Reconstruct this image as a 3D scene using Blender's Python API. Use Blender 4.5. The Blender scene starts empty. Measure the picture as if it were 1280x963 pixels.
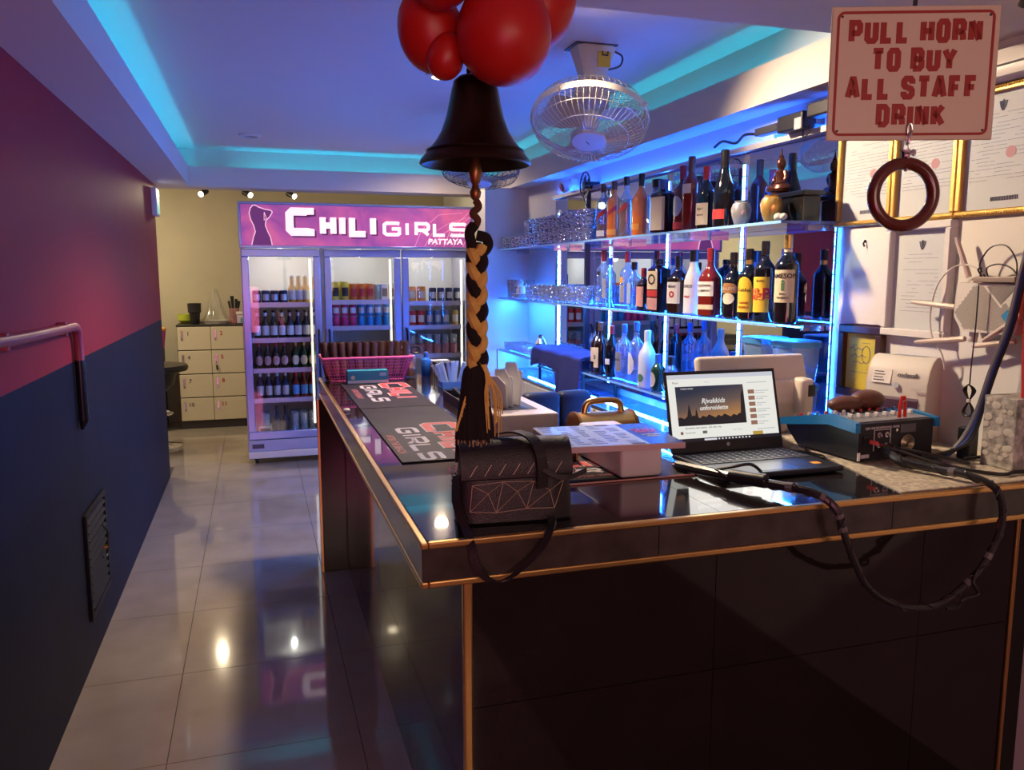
import bpy, bmesh, math, random
from mathutils import Vector, Matrix
random.seed(7)
C = bpy.context.scene.collection
SC = bpy.context.scene
PI = math.pi

# ---------------------------------------------------------------- camera
yaw, pitch = math.radians(17.449), math.radians(7.770)
F = Vector((math.sin(yaw)*math.cos(pitch), math.cos(yaw)*math.cos(pitch), -math.sin(pitch)))
R = Vector((math.cos(yaw), -math.sin(yaw), 0)); U = R.cross(F)
cd = bpy.data.cameras.new('camera'); cd.sensor_width = 36; cd.lens = 1015*36/1280
cd.clip_start = .02
cam = bpy.data.objects.new('camera', cd); C.objects.link(cam)
M3 = Matrix((R, U, -F)).transposed()
cam.matrix_world = Matrix.Translation((0, 0, 1.5)) @ M3.to_4x4()
SC.camera = cam

# ---------------------------------------------------------------- world, exposure
w = bpy.data.worlds.new('world'); SC.world = w; w.use_nodes = True
bg = w.node_tree.nodes['Background']
bg.inputs[0].default_value = (.50, .30, .50, 1); bg.inputs[1].default_value = .12
SC.view_settings.view_transform = 'Standard'; SC.view_settings.look = 'None'
SC.view_settings.exposure = 0.0; SC.view_settings.gamma = 1; SC.view_settings.use_curve_mapping = False
cy = SC.cycles
cy.max_bounces = 10; cy.diffuse_bounces = 4; cy.glossy_bounces = 5; cy.transmission_bounces = 8
cy.transparent_max_bounces = 24; cy.caustics_reflective = False; cy.caustics_refractive = False
cy.sample_clamp_indirect = 3; cy.use_denoising = True

# ---------------------------------------------------------------- lights
def light(name, kind, loc, energy, col, aim=None, **kw):
    d = bpy.data.lights.new(name, kind); d.energy = energy; d.color = col
    for k, v in kw.items(): setattr(d, k, v)
    o = bpy.data.objects.new(name, d); C.objects.link(o); o.location = loc
    if aim is not None:
        o.rotation_euler = (Vector(aim) - Vector(loc)).to_track_quat('-Z', 'Y').to_euler()
    return o
WARM = (1, .74, .48)
light('ceiling_lamp_light', 'SPOT', (.87, 3.85, 2.39), 190, WARM, (.80, 3.85, 0), spot_size=2.35, spot_blend=.6, shadow_soft_size=.07)
light('rear_ceiling_lamp_light', 'SPOT', (1.31, 6.0, 2.39), 16, WARM, (1.31, 6.0, 0), spot_size=2.9, spot_blend=.5, shadow_soft_size=.05)
light('street_glow', 'AREA', (.3, -2.2, 1.8), 34, (1, .72, .57), (.3, 4, 1.4), shape='RECTANGLE', size=2.2, size_y=1.2)
light('added_pink_fill', 'AREA', (-.35, -1.4, .9), 17, (1, .17, .38), (-.5, 3.2, 2.3), size=.8)  # added pink fill behind the camera, tints the left wall and soffit
light('balloon_lamp_light', 'SPOT', (1.0, 2.95, 2.39), 230, WARM, (2.0, 1.95, 1.12), spot_size=1.9, spot_blend=1, shadow_soft_size=.06)
light('back_room_light', 'AREA', (-1.7, 7.7, 2.38), 45, (1, .82, .52), (-1.2, 7.9, 0), size=.5)

# ---------------------------------------------------------------- materials
MATS = {}
def mat(name, col=(.5, .5, .5), rough=.5, metal=0, emit=None, es=1, coat=0, trans=0, ior=1.45, noise=0, nscale=8, bump=0, bscale=60, spec=.5, alpha=1):
    if name in MATS: return MATS[name]
    m = bpy.data.materials.new(name); m.use_nodes = True; nt = m.node_tree
    b = nt.nodes['Principled BSDF']
    b.inputs['Base Color'].default_value = (*col, 1); b.inputs['Roughness'].default_value = rough
    b.inputs['Metallic'].default_value = metal; b.inputs['IOR'].default_value = ior
    b.inputs['Specular IOR Level'].default_value = spec
    b.inputs['Coat Weight'].default_value = coat; b.inputs['Coat Roughness'].default_value = .12
    b.inputs['Transmission Weight'].default_value = trans; b.inputs['Alpha'].default_value = alpha
    if emit: b.inputs['Emission Color'].default_value = (*emit, 1); b.inputs['Emission Strength'].default_value = es
    if noise or bump:
        g = nt.nodes.new('ShaderNodeNewGeometry')
    if noise:
        n = nt.nodes.new('ShaderNodeTexNoise'); n.inputs['Scale'].default_value = nscale; n.inputs['Detail'].default_value = 5
        nt.links.new(g.outputs['Position'], n.inputs['Vector'])
        r = nt.nodes.new('ShaderNodeValToRGB')
        r.color_ramp.elements[0].position = .3; r.color_ramp.elements[1].position = .7
        r.color_ramp.elements[0].color = (*[c*(1-noise) for c in col], 1)
        r.color_ramp.elements[1].color = (*[min(1, c*(1+noise)) for c in col], 1)
        nt.links.new(n.outputs['Fac'], r.inputs['Fac']); nt.links.new(r.outputs['Color'], b.inputs['Base Color'])
    if bump:
        n2 = nt.nodes.new('ShaderNodeTexNoise'); n2.inputs['Scale'].default_value = bscale
        nt.links.new(g.outputs['Position'], n2.inputs['Vector'])
        bp = nt.nodes.new('ShaderNodeBump'); bp.inputs['Strength'].default_value = bump; bp.inputs['Distance'].default_value = .003
        nt.links.new(n2.outputs['Fac'], bp.inputs['Height']); nt.links.new(bp.outputs['Normal'], b.inputs['Normal'])
    MATS[name] = m; return m
def thin_glass(name, tint=(1, 1, 1), rough=.02, refl=.06, haze=0, hcol=(.8, .9, 1), back=1.0, facet=0):
    m = bpy.data.materials.new(name); m.use_nodes = True; nt = m.node_tree
    for n in list(nt.nodes): nt.nodes.remove(n)
    out = nt.nodes.new('ShaderNodeOutputMaterial'); mix = nt.nodes.new('ShaderNodeMixShader')
    tr = nt.nodes.new('ShaderNodeBsdfTransparent'); tr.inputs[0].default_value = (*tint, 1)
    gl = nt.nodes.new('ShaderNodeBsdfGlossy'); gl.inputs['Roughness'].default_value = rough
    if facet:
        tcf = nt.nodes.new('ShaderNodeNewGeometry'); vf = nt.nodes.new('ShaderNodeTexVoronoi'); vf.inputs['Scale'].default_value = facet; nt.links.new(tcf.outputs['Position'], vf.inputs['Vector'])
        bf = nt.nodes.new('ShaderNodeBump'); bf.inputs['Strength'].default_value = 1; bf.inputs['Distance'].default_value = .006; nt.links.new(vf.outputs['Distance'], bf.inputs['Height']); nt.links.new(bf.outputs[0], gl.inputs['Normal'])
    lw = nt.nodes.new('ShaderNodeLayerWeight'); lw.inputs[0].default_value = .34
    mm = nt.nodes.new('ShaderNodeMath'); mm.operation = 'MULTIPLY_ADD'; mm.inputs[1].default_value = .75; mm.inputs[2].default_value = refl; mm.use_clamp = True
    gb = nt.nodes.new('ShaderNodeNewGeometry'); fr = nt.nodes.new('ShaderNodeMath'); fr.operation = 'SUBTRACT'; fr.inputs[0].default_value = 1; bk_ = nt.nodes.new('ShaderNodeMath'); bk_.operation = 'MULTIPLY'; bk_.inputs[1].default_value = back; nt.links.new(gb.outputs['Backfacing'], bk_.inputs[0]); nt.links.new(bk_.outputs[0], fr.inputs[1])
    fm = nt.nodes.new('ShaderNodeMath'); fm.operation = 'MULTIPLY'; nt.links.new(mm.outputs[0], fm.inputs[0]); nt.links.new(fr.outputs[0], fm.inputs[1])
    nt.links.new(lw.outputs['Fresnel'], mm.inputs[0])
    nt.links.new(fm.outputs[0], mix.inputs[0]); nt.links.new(gl.outputs[0], mix.inputs[2])
    if haze:
        df = nt.nodes.new('ShaderNodeBsdfDiffuse'); df.inputs[0].default_value = (*hcol, 1)
        m2 = nt.nodes.new('ShaderNodeMixShader'); m2.inputs[0].default_value = haze
        nt.links.new(tr.outputs[0], m2.inputs[1]); nt.links.new(df.outputs[0], m2.inputs[2]); nt.links.new(m2.outputs[0], mix.inputs[1])
    else: nt.links.new(tr.outputs[0], mix.inputs[1])
    nt.links.new(mix.outputs[0], out.inputs[0]); MATS[name] = m; return m

# ---------------------------------------------------------------- mesh building helpers
class MB:
    def __init__(s): s.bm = bmesh.new()
    def box(s, x0, x1, y0, y1, z0, z1, bev=0, seg=2, M=None):
        r = bmesh.ops.create_cube(s.bm, size=1)
        vs = r['verts']
        for v in vs:
            v.co = Vector(((x0+x1)/2 + v.co.x*(x1-x0), (y0+y1)/2 + v.co.y*(y1-y0), (z0+z1)/2 + v.co.z*(z1-z0)))
        if M is not None: bmesh.ops.transform(s.bm, matrix=M, verts=vs)
        if bev:
            es = list({e for v in vs for e in v.link_edges})
            bmesh.ops.bevel(s.bm, geom=es, offset=bev, segments=seg, affect='EDGES', profile=.5)
        return s
    def rings(s, rings, cap0=True, cap1=True, closed=False):
        vr = [[s.bm.verts.new(p) for p in ring] for ring in rings]
        n = len(vr[0])
        pairs = list(zip(vr, vr[1:])) + ([(vr[-1], vr[0])] if closed else [])
        for a, b in pairs:
            for i in range(n):
                j = (i+1) % n
                try: s.bm.faces.new((a[i], a[j], b[j], b[i]))
                except ValueError: pass
        if not closed:
            if cap0: s.bm.faces.new(vr[0][::-1])
            if cap1: s.bm.faces.new(vr[-1])
        return s
    def loft(s, prof, seg=14, sq=2, c=(0, 0, 0), sy=1, cap0=True, cap1=True, M=None):
        rings = []
        for r, z in prof:
            ring = []
            for i in range(seg):
                a = 2*PI*(i+.5)/seg; ca, sa = math.cos(a), math.sin(a)
                k = 1 if sq == 2 else 1/((abs(ca)**sq+abs(sa)**sq)**(1/sq))
                p = Vector((c[0]+r*k*ca, c[1]+r*k*sa*sy, c[2]+z))
                ring.append(M @ p if M is not None else p)
            rings.append(ring)
        return s.rings(rings, cap0, cap1)
    def tube(s, path, r, seg=8, closed=False, cap=True):
        P = [Vector(p) for p in path]; n = len(P)
        rr = r if isinstance(r, (list, tuple)) else [r]*n
        rings = []; up = None
        for i in range(n):
            if closed: t = P[(i+1) % n] - P[i-1]
            else: t = P[min(i+1, n-1)] - P[max(i-1, 0)]
            if t.length < 1e-9: t = Vector((0, 0, 1))
            t.normalize()
            if up is None: up = t.orthogonal().normalized()
            up = (up - t*up.dot(t))
            up = up.normalized() if up.length > 1e-6 else t.orthogonal().normalized()
            b = t.cross(up)
            rings.append([P[i] + (up*math.cos(2*PI*k/seg) + b*math.sin(2*PI*k/seg))*rr[i] for k in range(seg)])
        return s.rings(rings, cap, cap, closed)
    def prism(s, poly, d0, d1, axis='z'):
        f = {'z': lambda a, b, d: (a, b, d), 'y': lambda a, b, d: (a, d, b), 'x': lambda a, b, d: (d, a, b)}[axis]
        A = [s.bm.verts.new(f(a, b, d0)) for a, b in poly]; B = [s.bm.verts.new(f(a, b, d1)) for a, b in poly]
        n = len(poly)
        for i in range(n): s.bm.faces.new((A[i], A[(i+1) % n], B[(i+1) % n], B[i]))
        s.bm.faces.new(A[::-1]); s.bm.faces.new(B)
        return s
    def ball(s, c, r, sub=2, sc=(1, 1, 1), M=None):
        q = bmesh.ops.create_icosphere(s.bm, subdivisions=sub, radius=r)
        for v in q['verts']:
            v.co = Vector((v.co.x*sc[0], v.co.y*sc[1], v.co.z*sc[2]))
            if M is not None: v.co = M @ v.co
            v.co += Vector(c)
        return s
    def ribbon(s, pts, wd, d0, d1):                       # flat stroke in XZ, between depth d0 and d1
        P = [Vector(p) for p in pts]; n = len(P); L = []; Rr = []
        for i in range(n):
            a = (P[i]-P[i-1]).normalized() if i else None
            b = (P[i+1]-P[i]).normalized() if i < n-1 else None
            if a is None: a = b
            if b is None: b = a
            na, nb = Vector((-a.y, a.x)), Vector((-b.y, b.x)); m = (na+nb)
            m = m.normalized() if m.length > 1e-5 else na
            k = min(2.0, 1/max(.3, m.dot(na)))*wd/2
            L.append(P[i]+m*k); Rr.append(P[i]-m*k)
        for i in range(n-1):
            s.prism([tuple(L[i]), tuple(L[i+1]), tuple(Rr[i+1]), tuple(Rr[i])], d0, d1, 'y')
        return s
    def patch(s, r, z0f, z1f, ang, sq=2, n=10, m=4, off=.0007):   # strip of paper round a bottle, facing -Y
        g = []
        for j in range(m+1):
            row = []
            for i in range(n+1):
                u = -1+2*i/n; a = -PI/2+u*ang; ca, sa = math.cos(a), math.sin(a)
                k = 1 if sq == 2 else 1/((abs(ca)**sq+abs(sa)**sq)**(1/sq))
                z0, z1 = z0f(u), z1f(u)
                row.append(s.bm.verts.new(((r+off)*k*ca, (r+off)*k*sa, z0+(z1-z0)*j/m)))
            g.append(row)
        for j in range(m):
            for i in range(n): s.bm.faces.new((g[j][i], g[j][i+1], g[j+1][i+1], g[j+1][i]))
        return s
    def xf(s, M): bmesh.ops.transform(s.bm, matrix=M, verts=s.bm.verts[:]); return s
    def build(s, name, m, parent=None, smooth=False, loc=None, kind=None):
        bmesh.ops.recalc_face_normals(s.bm, faces=s.bm.faces[:])
        me = bpy.data.meshes.new(name); s.bm.to_mesh(me); s.bm.free()
        if smooth:
            me.polygons.foreach_set('use_smooth', [True]*len(me.polygons))
            try: me.set_sharp_from_angle(angle=math.radians(38))
            except Exception: pass
        me.materials.append(m)
        o = bpy.data.objects.new(name, me); C.objects.link(o)
        if parent is not None: o.parent = parent
        if loc: o.location = loc
        if kind: o['kind'] = kind
        return o
def tag(o, label, cat, group=None):
    o['label'] = label; o['category'] = cat
    if group: o['group'] = group
    return o
def thing(name, label, cat, loc=(0, 0, 0), rz=0, group=None):
    o = bpy.data.objects.new(name, None); C.objects.link(o); o.empty_display_size = .05
    o.location = loc; o.rotation_euler = (0, 0, rz)
    return tag(o, label, cat, group)
def struct(o): o['kind'] = 'structure'; return o
def dup(o, loc=None, rz=None, label=None, parent=None, group=None):
    c = o.copy(); C.objects.link(c)
    if parent is not None: c.parent = parent
    if loc is not None: c.location = loc
    if rz is not None: c.rotation_euler = (0, 0, rz)
    if label: c['label'] = label
    if group: c['group'] = group
    for ch in list(o.children): dup(ch, parent=c)
    return c
def text(name, s, size, m, parent, loc=(0, 0, 0), off=0, sx=1, ext=.0004, rot=(PI/2, 0, 0), align='CENTER', wrap=None, shear=0, sp=1, deform=None):
    c = bpy.data.curves.new(name, 'FONT'); c.body = s; c.size = size; c.extrude = ext; c.offset = off; c.shear = shear
    c.align_x = align; c.align_y = 'CENTER'; c.resolution_u = 2; c.space_character = sp
    t = bpy.data.objects.new(name, c); me = bpy.data.meshes.new_from_object(t); bpy.data.objects.remove(t); me.name = name
    for v in me.vertices:
        v.co.x *= sx
        if wrap:
            a = v.co.x/wrap; rr = wrap+.0012+v.co.z
            v.co = Vector((rr*math.sin(a), -rr*math.cos(a), v.co.y))
    me.materials.clear(); me.materials.append(m)
    o = bpy.data.objects.new(name, me); C.objects.link(o); o.parent = parent; o.location = loc
    if not wrap: o.rotation_euler = rot
    return o
def arc(cx, cz, r, a0, a1, n=10, y=0): return [(cx+r*math.cos(a0+(a1-a0)*i/n), y, cz+r*math.sin(a0+(a1-a0)*i/n)) for i in range(n+1)]
def smooth_path(P, k=5):
    P = [Vector(p) for p in P]; out = []
    for i in range(len(P)-1):
        p0, p1, p2, p3 = P[max(i-1, 0)], P[i], P[i+1], P[min(i+2, len(P)-1)]
        for j in range(k):
            t = j/k
            out.append(.5*((2*p1)+(p2-p0)*t+(2*p0-5*p1+4*p2-p3)*t*t+(3*p1-p0-3*p2+p3)*t**3))
    return out+[P[-1]]

white = mat('white_plaster', (.72, .72, .72), .8, bump=.15, bscale=25)
ceil_m = mat('ceiling_paint', (.74, .68, .64), .85, bump=.1, bscale=15)
beige = mat('beige_wall_paint', (.50, .45, .34), .8, noise=.06, nscale=3)
gold = mat('brushed_gold', (.80, .47, .16), .28, 1)
goldframe = mat('gilded_frame', (.72, .45, .12), .4, .8, bump=.5, bscale=150)
blackp = mat('black_plastic', (.012, .012, .014), .4)
darkgray = mat('dark_gray_plastic', (.05, .05, .055), .45)
leather = mat('black_leather', (.012, .010, .010), .36, bump=.4, bscale=400)
whitep = mat('white_plastic', (.72, .70, .68), .35)
steel = mat('steel', (.6, .6, .62), .25, 1)
chrome = mat('chrome', (.75, .75, .78), .08, 1)
paper = mat('white_paper', (.78, .77, .74), .85)
ink = mat('gray_ink', (.12, .12, .14), .9)
inkp = mat('pale_ink', (.42, .42, .45), .9)
wood_dark = mat('dark_wood', (.05, .022, .012), .35, noise=.3, nscale=20)
redink = mat('red_ink', (.45, .02, .02), .6)
led_blue = mat('led_blue_white', (0, 0, 0), .5, emit=(.02, .17, 1.0), es=170)
led_shelf = mat('led_shelf_blue', (0, 0, 0), .5, emit=(.03, .26, 1.0), es=190)
led_cyan = mat('led_cyan', (0, 0, 0), .5, emit=(.012, .53, .84), es=24)
clear = thin_glass('clear_glass', (.96, .98, 1), .02, .03)
glassware = thin_glass('drinking_glass', (.86, .93, .98), .05, .30, .16, (.75, .9, 1), .5, 75)
led_corner = mat('led_corner_blue_white', (0, 0, 0), .5, emit=(.03, .24, 1.0), es=560)
MATS_shelf = thin_glass('glass_shelf', (.55, .75, .95), .03, .12, .15, (.5, .7, 1))
mirror_m = mat('mirror_silver', (.80, .86, .95), .015, 1)
# ================================================================ SETTING
# floor with single tiles
tile_m = mat('porcelain_tile', (.33, .28, .245), .045, noise=.10, nscale=5, coat=.25)
grout = mat('dark_grout', (.06, .05, .045), .9)
floor = struct(MB().box(-2.7, 2.1, -2.5, 8.95, -.10, -.0045).build('floor', grout))
TX, TY = .6, .6
xs = [-.32+.59*i for i in range(-4, 4)]; ys = [-.46+.6*i for i in range(0, 16)]
mesh_cache = {}
for x in xs:
    for y in ys:
        x0, x1, y0, y1 = x+.0015, x+.59-.0015, y+.0015, y+.6-.0015
        if x < -.92 and y < 5.5: continue
        if x > .8 and y < 4: continue
        if x < -.4 and y < 6.2 and x > -1: x0 = -.66
        if y > 8.3: y1 = 8.85
        key = (round(x1-x0, 3), round(y1-y0, 3))
        if key not in mesh_cache:
            o = MB().box(0, key[0], 0, key[1], -.012, 0).build('tile', tile_m, floor); mesh_cache[key] = o.data
        else:
            o = bpy.data.objects.new('tile', mesh_cache[key]); C.objects.link(o); o.parent = floor
        o.location = (x0, y0, 0)

# left wall, two coats of paint split at 1.18 m
lw = bpy.data.materials.new('two_tone_wall_paint'); lw.use_nodes = True; nt = lw.node_tree; b = nt.nodes['Principled BSDF']; b.inputs['Roughness'].default_value = .55; b.inputs['Specular IOR Level'].default_value = .08
g = nt.nodes.new('ShaderNodeNewGeometry'); sx = nt.nodes.new('ShaderNodeSeparateXYZ'); nt.links.new(g.outputs['Position'], sx.inputs[0])
ns = nt.nodes.new('ShaderNodeTexNoise'); ns.inputs['Scale'].default_value = 3; ns.inputs['Detail'].default_value = 6; nt.links.new(g.outputs['Position'], ns.inputs['Vector'])
gt = nt.nodes.new('ShaderNodeMath'); gt.operation = 'GREATER_THAN'; gt.inputs[1].default_value = 1.175; nt.links.new(sx.outputs[2], gt.inputs[0])
r1 = nt.nodes.new('ShaderNodeValToRGB'); r1.color_ramp.elements[0].color = (.009, .010, .020, 1); r1.color_ramp.elements[1].color = (.018, .022, .046, 1)
r2 = nt.nodes.new('ShaderNodeValToRGB'); r2.color_ramp.elements[0].color = (.30, .028, .036, 1); r2.color_ramp.elements[1].color = (.37, .038, .050, 1)
nt.links.new(ns.outputs[0], r1.inputs[0]); nt.links.new(ns.outputs[0], r2.inputs[0])
mx = nt.nodes.new('ShaderNodeMix'); mx.data_type = 'RGBA'
nt.links.new(gt.outputs[0], mx.inputs[0]); nt.links.new(r1.outputs[0], mx.inputs[6]); nt.links.new(r2.outputs[0], mx.inputs[7]); nt.links.new(mx.outputs[2], b.inputs['Base Color'])
bp = nt.nodes.new('ShaderNodeBump'); bp.inputs['Strength'].default_value = .25; bp.inputs['Distance'].default_value = .006; nt.links.new(ns.outputs[0], bp.inputs['Height']); nt.links.new(bp.outputs[0], b.inputs['Normal'])
struct(MB().box(-.80, -.66, -2.5, 6.42, -.1, 2.6).build('wall_left', lw))
struct(MB().box(2.0, 2.12, -1.0, 8.95, -.1, 2.6).build('wall_right', white))
struct(MB().box(1.66, 2.0, 5.95, 6.12, -.1, 2.14).build('wall_bar_end', white))
struct(MB().box(-2.7, 2.0, 8.85, 8.95, -.1, 2.7).build('wall_back', beige))
struct(MB().box(-2.8, -2.7, 6.3, 8.95, -.1, 2.7).build('wall_side_room', beige))
struct(MB().box(-2.7, -.80, 6.32, 6.42, -.1, 2.7).build('wall_side_front', beige))
# ceiling: raised tray, soffits with up-stand boards, beam before the back room
struct(MB().box(-.66, 2.0, 1.7, 6.75, 2.42, 2.50).build('ceiling', ceil_m))
struct(MB().box(-2.7, 2.0, 6.75, 8.85, 2.42, 2.50).build('ceiling_rear', ceil_m))
def soffit(name, x0, x1, y0, y1, bx): 
    m = MB().box(x0, x1, y0, y1, 2.14, 2.165)
    m.box(*bx, 2.165, 2.285)
    return struct(m.build(name, ceil_m))
soffit('trim_1', -.66, -.43, 1.92, 6.5, (-.445, -.43, 1.92, 6.5))
soffit('trim_2', 1.86, 2.0, 1.92, 6.5, (1.86, 1.875, 1.92, 6.5))
struct(MB().box(-.66, 2.0, -2.5, 1.92, 2.14, 2.165).box(-.43, 1.86, 1.905, 1.92, 2.165, 2.285).build('trim_3', ceil_m))
struct(MB().box(-2.7, 2.0, 6.66, 6.75, 2.14, 2.70).box(-.66, 2.0, 6.5, 6.66, 2.14, 2.165).box(-.43, 1.86, 6.5, 6.515, 2.165, 2.285).build('trim_4', ceil_m))
struct(MB().box(-.54, -.52, 1.75, 6.62, 2.165, 2.42).box(1.95, 1.97, 1.75, 6.62, 2.165, 2.42).box(-.52, 1.95, 6.62, 6.64, 2.165, 2.42).box(-.52, 1.95, 1.75, 1.77, 2.165, 2.42).build('trim_5', ceil_m))
for nm, bx, lab in (('left', (-.505, -.49, 1.8, 6.56), 'cyan LED strip hidden in the ceiling cove along the red wall'),
                    ('right', (1.92, 1.935, 1.8, 6.56), 'cyan LED strip hidden in the ceiling cove above the bottle shelves'),
                    ('rear', (-.45, 1.9, 6.585, 6.60), 'cyan LED strip hidden in the ceiling cove above the drinks fridge'),
                    ('front', (-.45, 1.9, 1.80, 1.815), 'cyan LED strip hidden in the ceiling cove nearest the viewer')):
    t = thing('cove_light_strip', lab, 'light', ((bx[0]+bx[1])/2, (bx[2]+bx[3])/2, 2.165))
    hx, hy = (bx[1]-bx[0])/2, (bx[3]-bx[2])/2
    MB().box(-hx, hx, -hy, hy, 0, .012).build('backing', whitep, t)
    MB().box(-hx*.7, hx*.7, -hy, hy, .012, .022).build('diffuser', led_cyan, t)
# downlights
def downlight(loc, lab, lit):
    t = thing('downlight', lab, 'light', loc)
    MB().loft([(.075, 0), (.075, -.006), (.06, -.014), (.05, -.014), (.05, -.004)], 24, cap0=False, cap1=False).build('rim', whitep, t, True)
    MB().loft([(.049, -.004), (.049, -.006)], 20).build('lens', mat('lamp_on', (1, 1, 1), .5, emit=(1, .8, .55), es=12) if lit else mat('lamp_off', (.25, .25, .3), .3), t, True)
downlight((.01, 5.85, 2.42), 'unlit round ceiling downlight left of the bell', False)
downlight((1.31, 6.0, 2.42), 'lit round ceiling downlight just behind the bell', True)
downlight((.87, 3.85, 2.42), 'lit round ceiling downlight hidden behind the bell', True)
downlight((1.0, 2.95, 2.42), 'lit round ceiling downlight hidden behind the balloons', True)

# ================================================================ MIRRORS, LED STRIPS, GLASS SHELVES
t = tag(MB().box(1.990, 1.999, 2.47, 4.745, .845, 2.0, .001, 1).build('mirror_panel', mirror_m), 'large wall mirror behind the rows of bottles', 'mirror')
t = tag(MB().box(1.990, 1.999, 4.775, 5.33, .845, 2.0, .001, 1).build('mirror_panel', mirror_m), 'narrow wall mirror behind the stacked glasses', 'mirror')
tag(MB().box(1.975, 1.999, 4.745, 4.775, .845, 2.001, .002, 1).build('metal_post', mat('dark_blue_metal', (.05, .07, .12), .35, .8)), 'dark vertical post between the two wall mirrors', 'post')
for Y, z0, z1, lab in ((3.05, .86, 2.01, 'brightest white-blue LED strip, rightmost one behind the bottles'), (3.71, .86, 2.0, 'white-blue LED strip in the middle behind the bottles'),
                       (4.40, .86, 1.99, 'white-blue LED strip behind the first bottles, next to the dark post'), (5.25, .86, 1.93, 'white-blue LED strip behind the stacked glasses'),
                       (2.462, 1.0, 2.0, 'thin blue LED strip along the right edge of the mirror')):
    t = thing('led_strip', lab, 'light', (1.989, Y, z0))
    wd = .013 if Y > 2.5 else .004
    for s in (-1, 1): MB().box(-.006, 0, s*wd-.002, s*wd+.002, 0, z1-z0).build('channel_edge', steel, t)
    m = MB(); n = int((z1-z0)/.05)
    for i in range(n): m.box(-.004, -.0005, -wd+.003, wd-.003, i*.05+.002, i*.05+.046)
    m.build('light_segments', led_corner if Y > 5 else led_blue, t, kind='stuff')
# under-counter horizontal strips
for y0, y1, z, lab in ((3.05, 4.14, .84, 'horizontal LED strip under the lowest bottle shelf'), (4.18, 5.1, .82, 'horizontal LED strip below the blue towel')):
    t = thing('led_strip', lab, 'light', (1.72, (y0+y1)/2, z))
    h = (y1-y0)/2
    MB().box(0, .006, -h, h, -.008, .008).build('channel_edge', steel, t)
    MB().box(-.004, 0, -h, h, -.006, .006).build('diffuser', led_blue, t)
edge_m = mat('glowing_glass_edge', (.25, .5, .8), .15, emit=(.02, .09, .25), es=.6)  # faint blue glow put into the pane edge, which is no lamp
SH = {}
for key, y0, y1, z, x0, lab in (('s1', 2.44, 4.22, 1.685, 1.74, 'top glass shelf holding liqueur bottles and the seated statue'), ('s2', 2.44, 4.22, 1.325, 1.74, 'middle glass shelf holding a row of liquor bottles'), ('s3', 2.44, 4.22, .955, 1.74, 'lowest glass shelf holding wine and vodka bottles'),
                                ('g1', 4.25, 5.94, 1.685, 1.76, 'upper glass shelf holding two tiers of tumblers'), ('g2', 4.25, 5.94, 1.325, 1.76, 'middle glass shelf holding tumblers and white saucers'), ('g3', 5.06, 5.94, .935, 1.76, 'lowest corner glass shelf holding small shot glasses')):
    t = thing('glass_shelf', lab, 'shelf', (1.74, (y0+y1)/2, z))
    h = (y1-y0)/2
    MB().box(x0-1.74, .242, -h, h, -.010, 0).build('pane', MATS_shelf, t)
    MB().box(x0-1.742, x0-1.74, -h, h, -.010, 0).build('polished_edge', edge_m, t)
    if key not in ('s1', 'g1'): MB().box(.10, .112, -h+.02, h-.02, -.0145, -.0102).build('under_light', led_shelf, t)
    for yy in (-h+.06, 0, h-.06): MB().box(.15, .24, yy-.008, yy+.008, -.03, -.0105).build('bracket', steel, t)
t = thing('added_uplight_bar', 'added slim bar along the top of the mirrors glowing blue upward', 'light', (1.975, 3.9, 2.003))  # uplight added to throw blue on the soffit above the mirrors
MB().box(-.022, .023, -1.40, 1.40, 0, .012).box(-.022, -.018, -1.40, 1.40, .012, .022).build('rail', whitep, t)
MB().box(-.016, .018, -1.39, 1.39, .0125, .016).build('added_blue_tube', mat('added_led_uplight', (0, 0, 0), .5, emit=(.01, .12, 1.0), es=24), t)
# back bar cabinet
t = thing('back_bar_cabinet', 'low white cabinet under the bottle shelves', 'cabinet', (1.73, 3.7, 0))
MB().box(.0, .268, -1.5, 2.05, 0, .80, .003, 1).build('body', white, t)
MB().box(-.02, .268, -1.5, 2.05, .80, .805).build('worktop', mat('blue_glass_top', (.1, .2, .4), .1), t)
for i in range(6): MB().box(-.018, -.001, -1.48+i*.587, -1.48+i*.587+.575, .06, .78, .004, 1).build('door', whitep, t)

# ================================================================ COUNTER
top_m = mat('black_polished_granite', (.016, .012, .013), .025, noise=.3, nscale=12, spec=.8, coat=.4)
fas_m = mat('dark_stone_fascia', (.045, .038, .032), .16, noise=.35, nscale=18)
pan_m = mat('black_gloss_panel', (.014, .010, .010), .06, noise=.2, nscale=6)
core_m = mat('counter_core', (.01, .008, .008), .8)
ct = thing('bar_counter', 'L-shaped black bar counter with gold trim', 'bar counter', (.4, 1.6, 0))
def cbox(n, m, x0, x1, y0, y1, z0, z1, bev=0): return MB().box(x0-.4, x1-.4, y0-1.6, y1-1.6, z0, z1, bev, 2).build(n, m, ct)
cbox('core', core_m, .412, .93, 1.606, 4.05, .0, .95); cbox('core', core_m, .93, 1.99, 1.606, 2.33, .0, .95)
cbox('countertop', top_m, .30, .95, 1.506, 4.15, .952, .985); cbox('countertop', top_m, .951, 1.995, 1.506, 2.36, .952, .985)
gr = mat('pale_speckled_granite', (.50, .44, .34), .3, noise=.5, nscale=70)
MB().prism([(1.445-.4, 1.512-1.6), (1.595, 1.512-1.6), (1.595, .75), (1.62-.4, .75)], .985, .988).build('granite_slab', gr, ct)
for i, (y0, y1) in enumerate(((1.494, 2.3), (2.3, 3.2), (3.2, 4.15))): cbox('fascia_panel', fas_m, .287, .299, y0+.001, y1-.001, .905, .976)
for x0, x1 in ((.288, .796), (.796, 1.405), (1.405, 1.99)): cbox('fascia_panel', fas_m, x0+.001, x1-.001, 1.493, 1.505, .905, .976)
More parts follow.
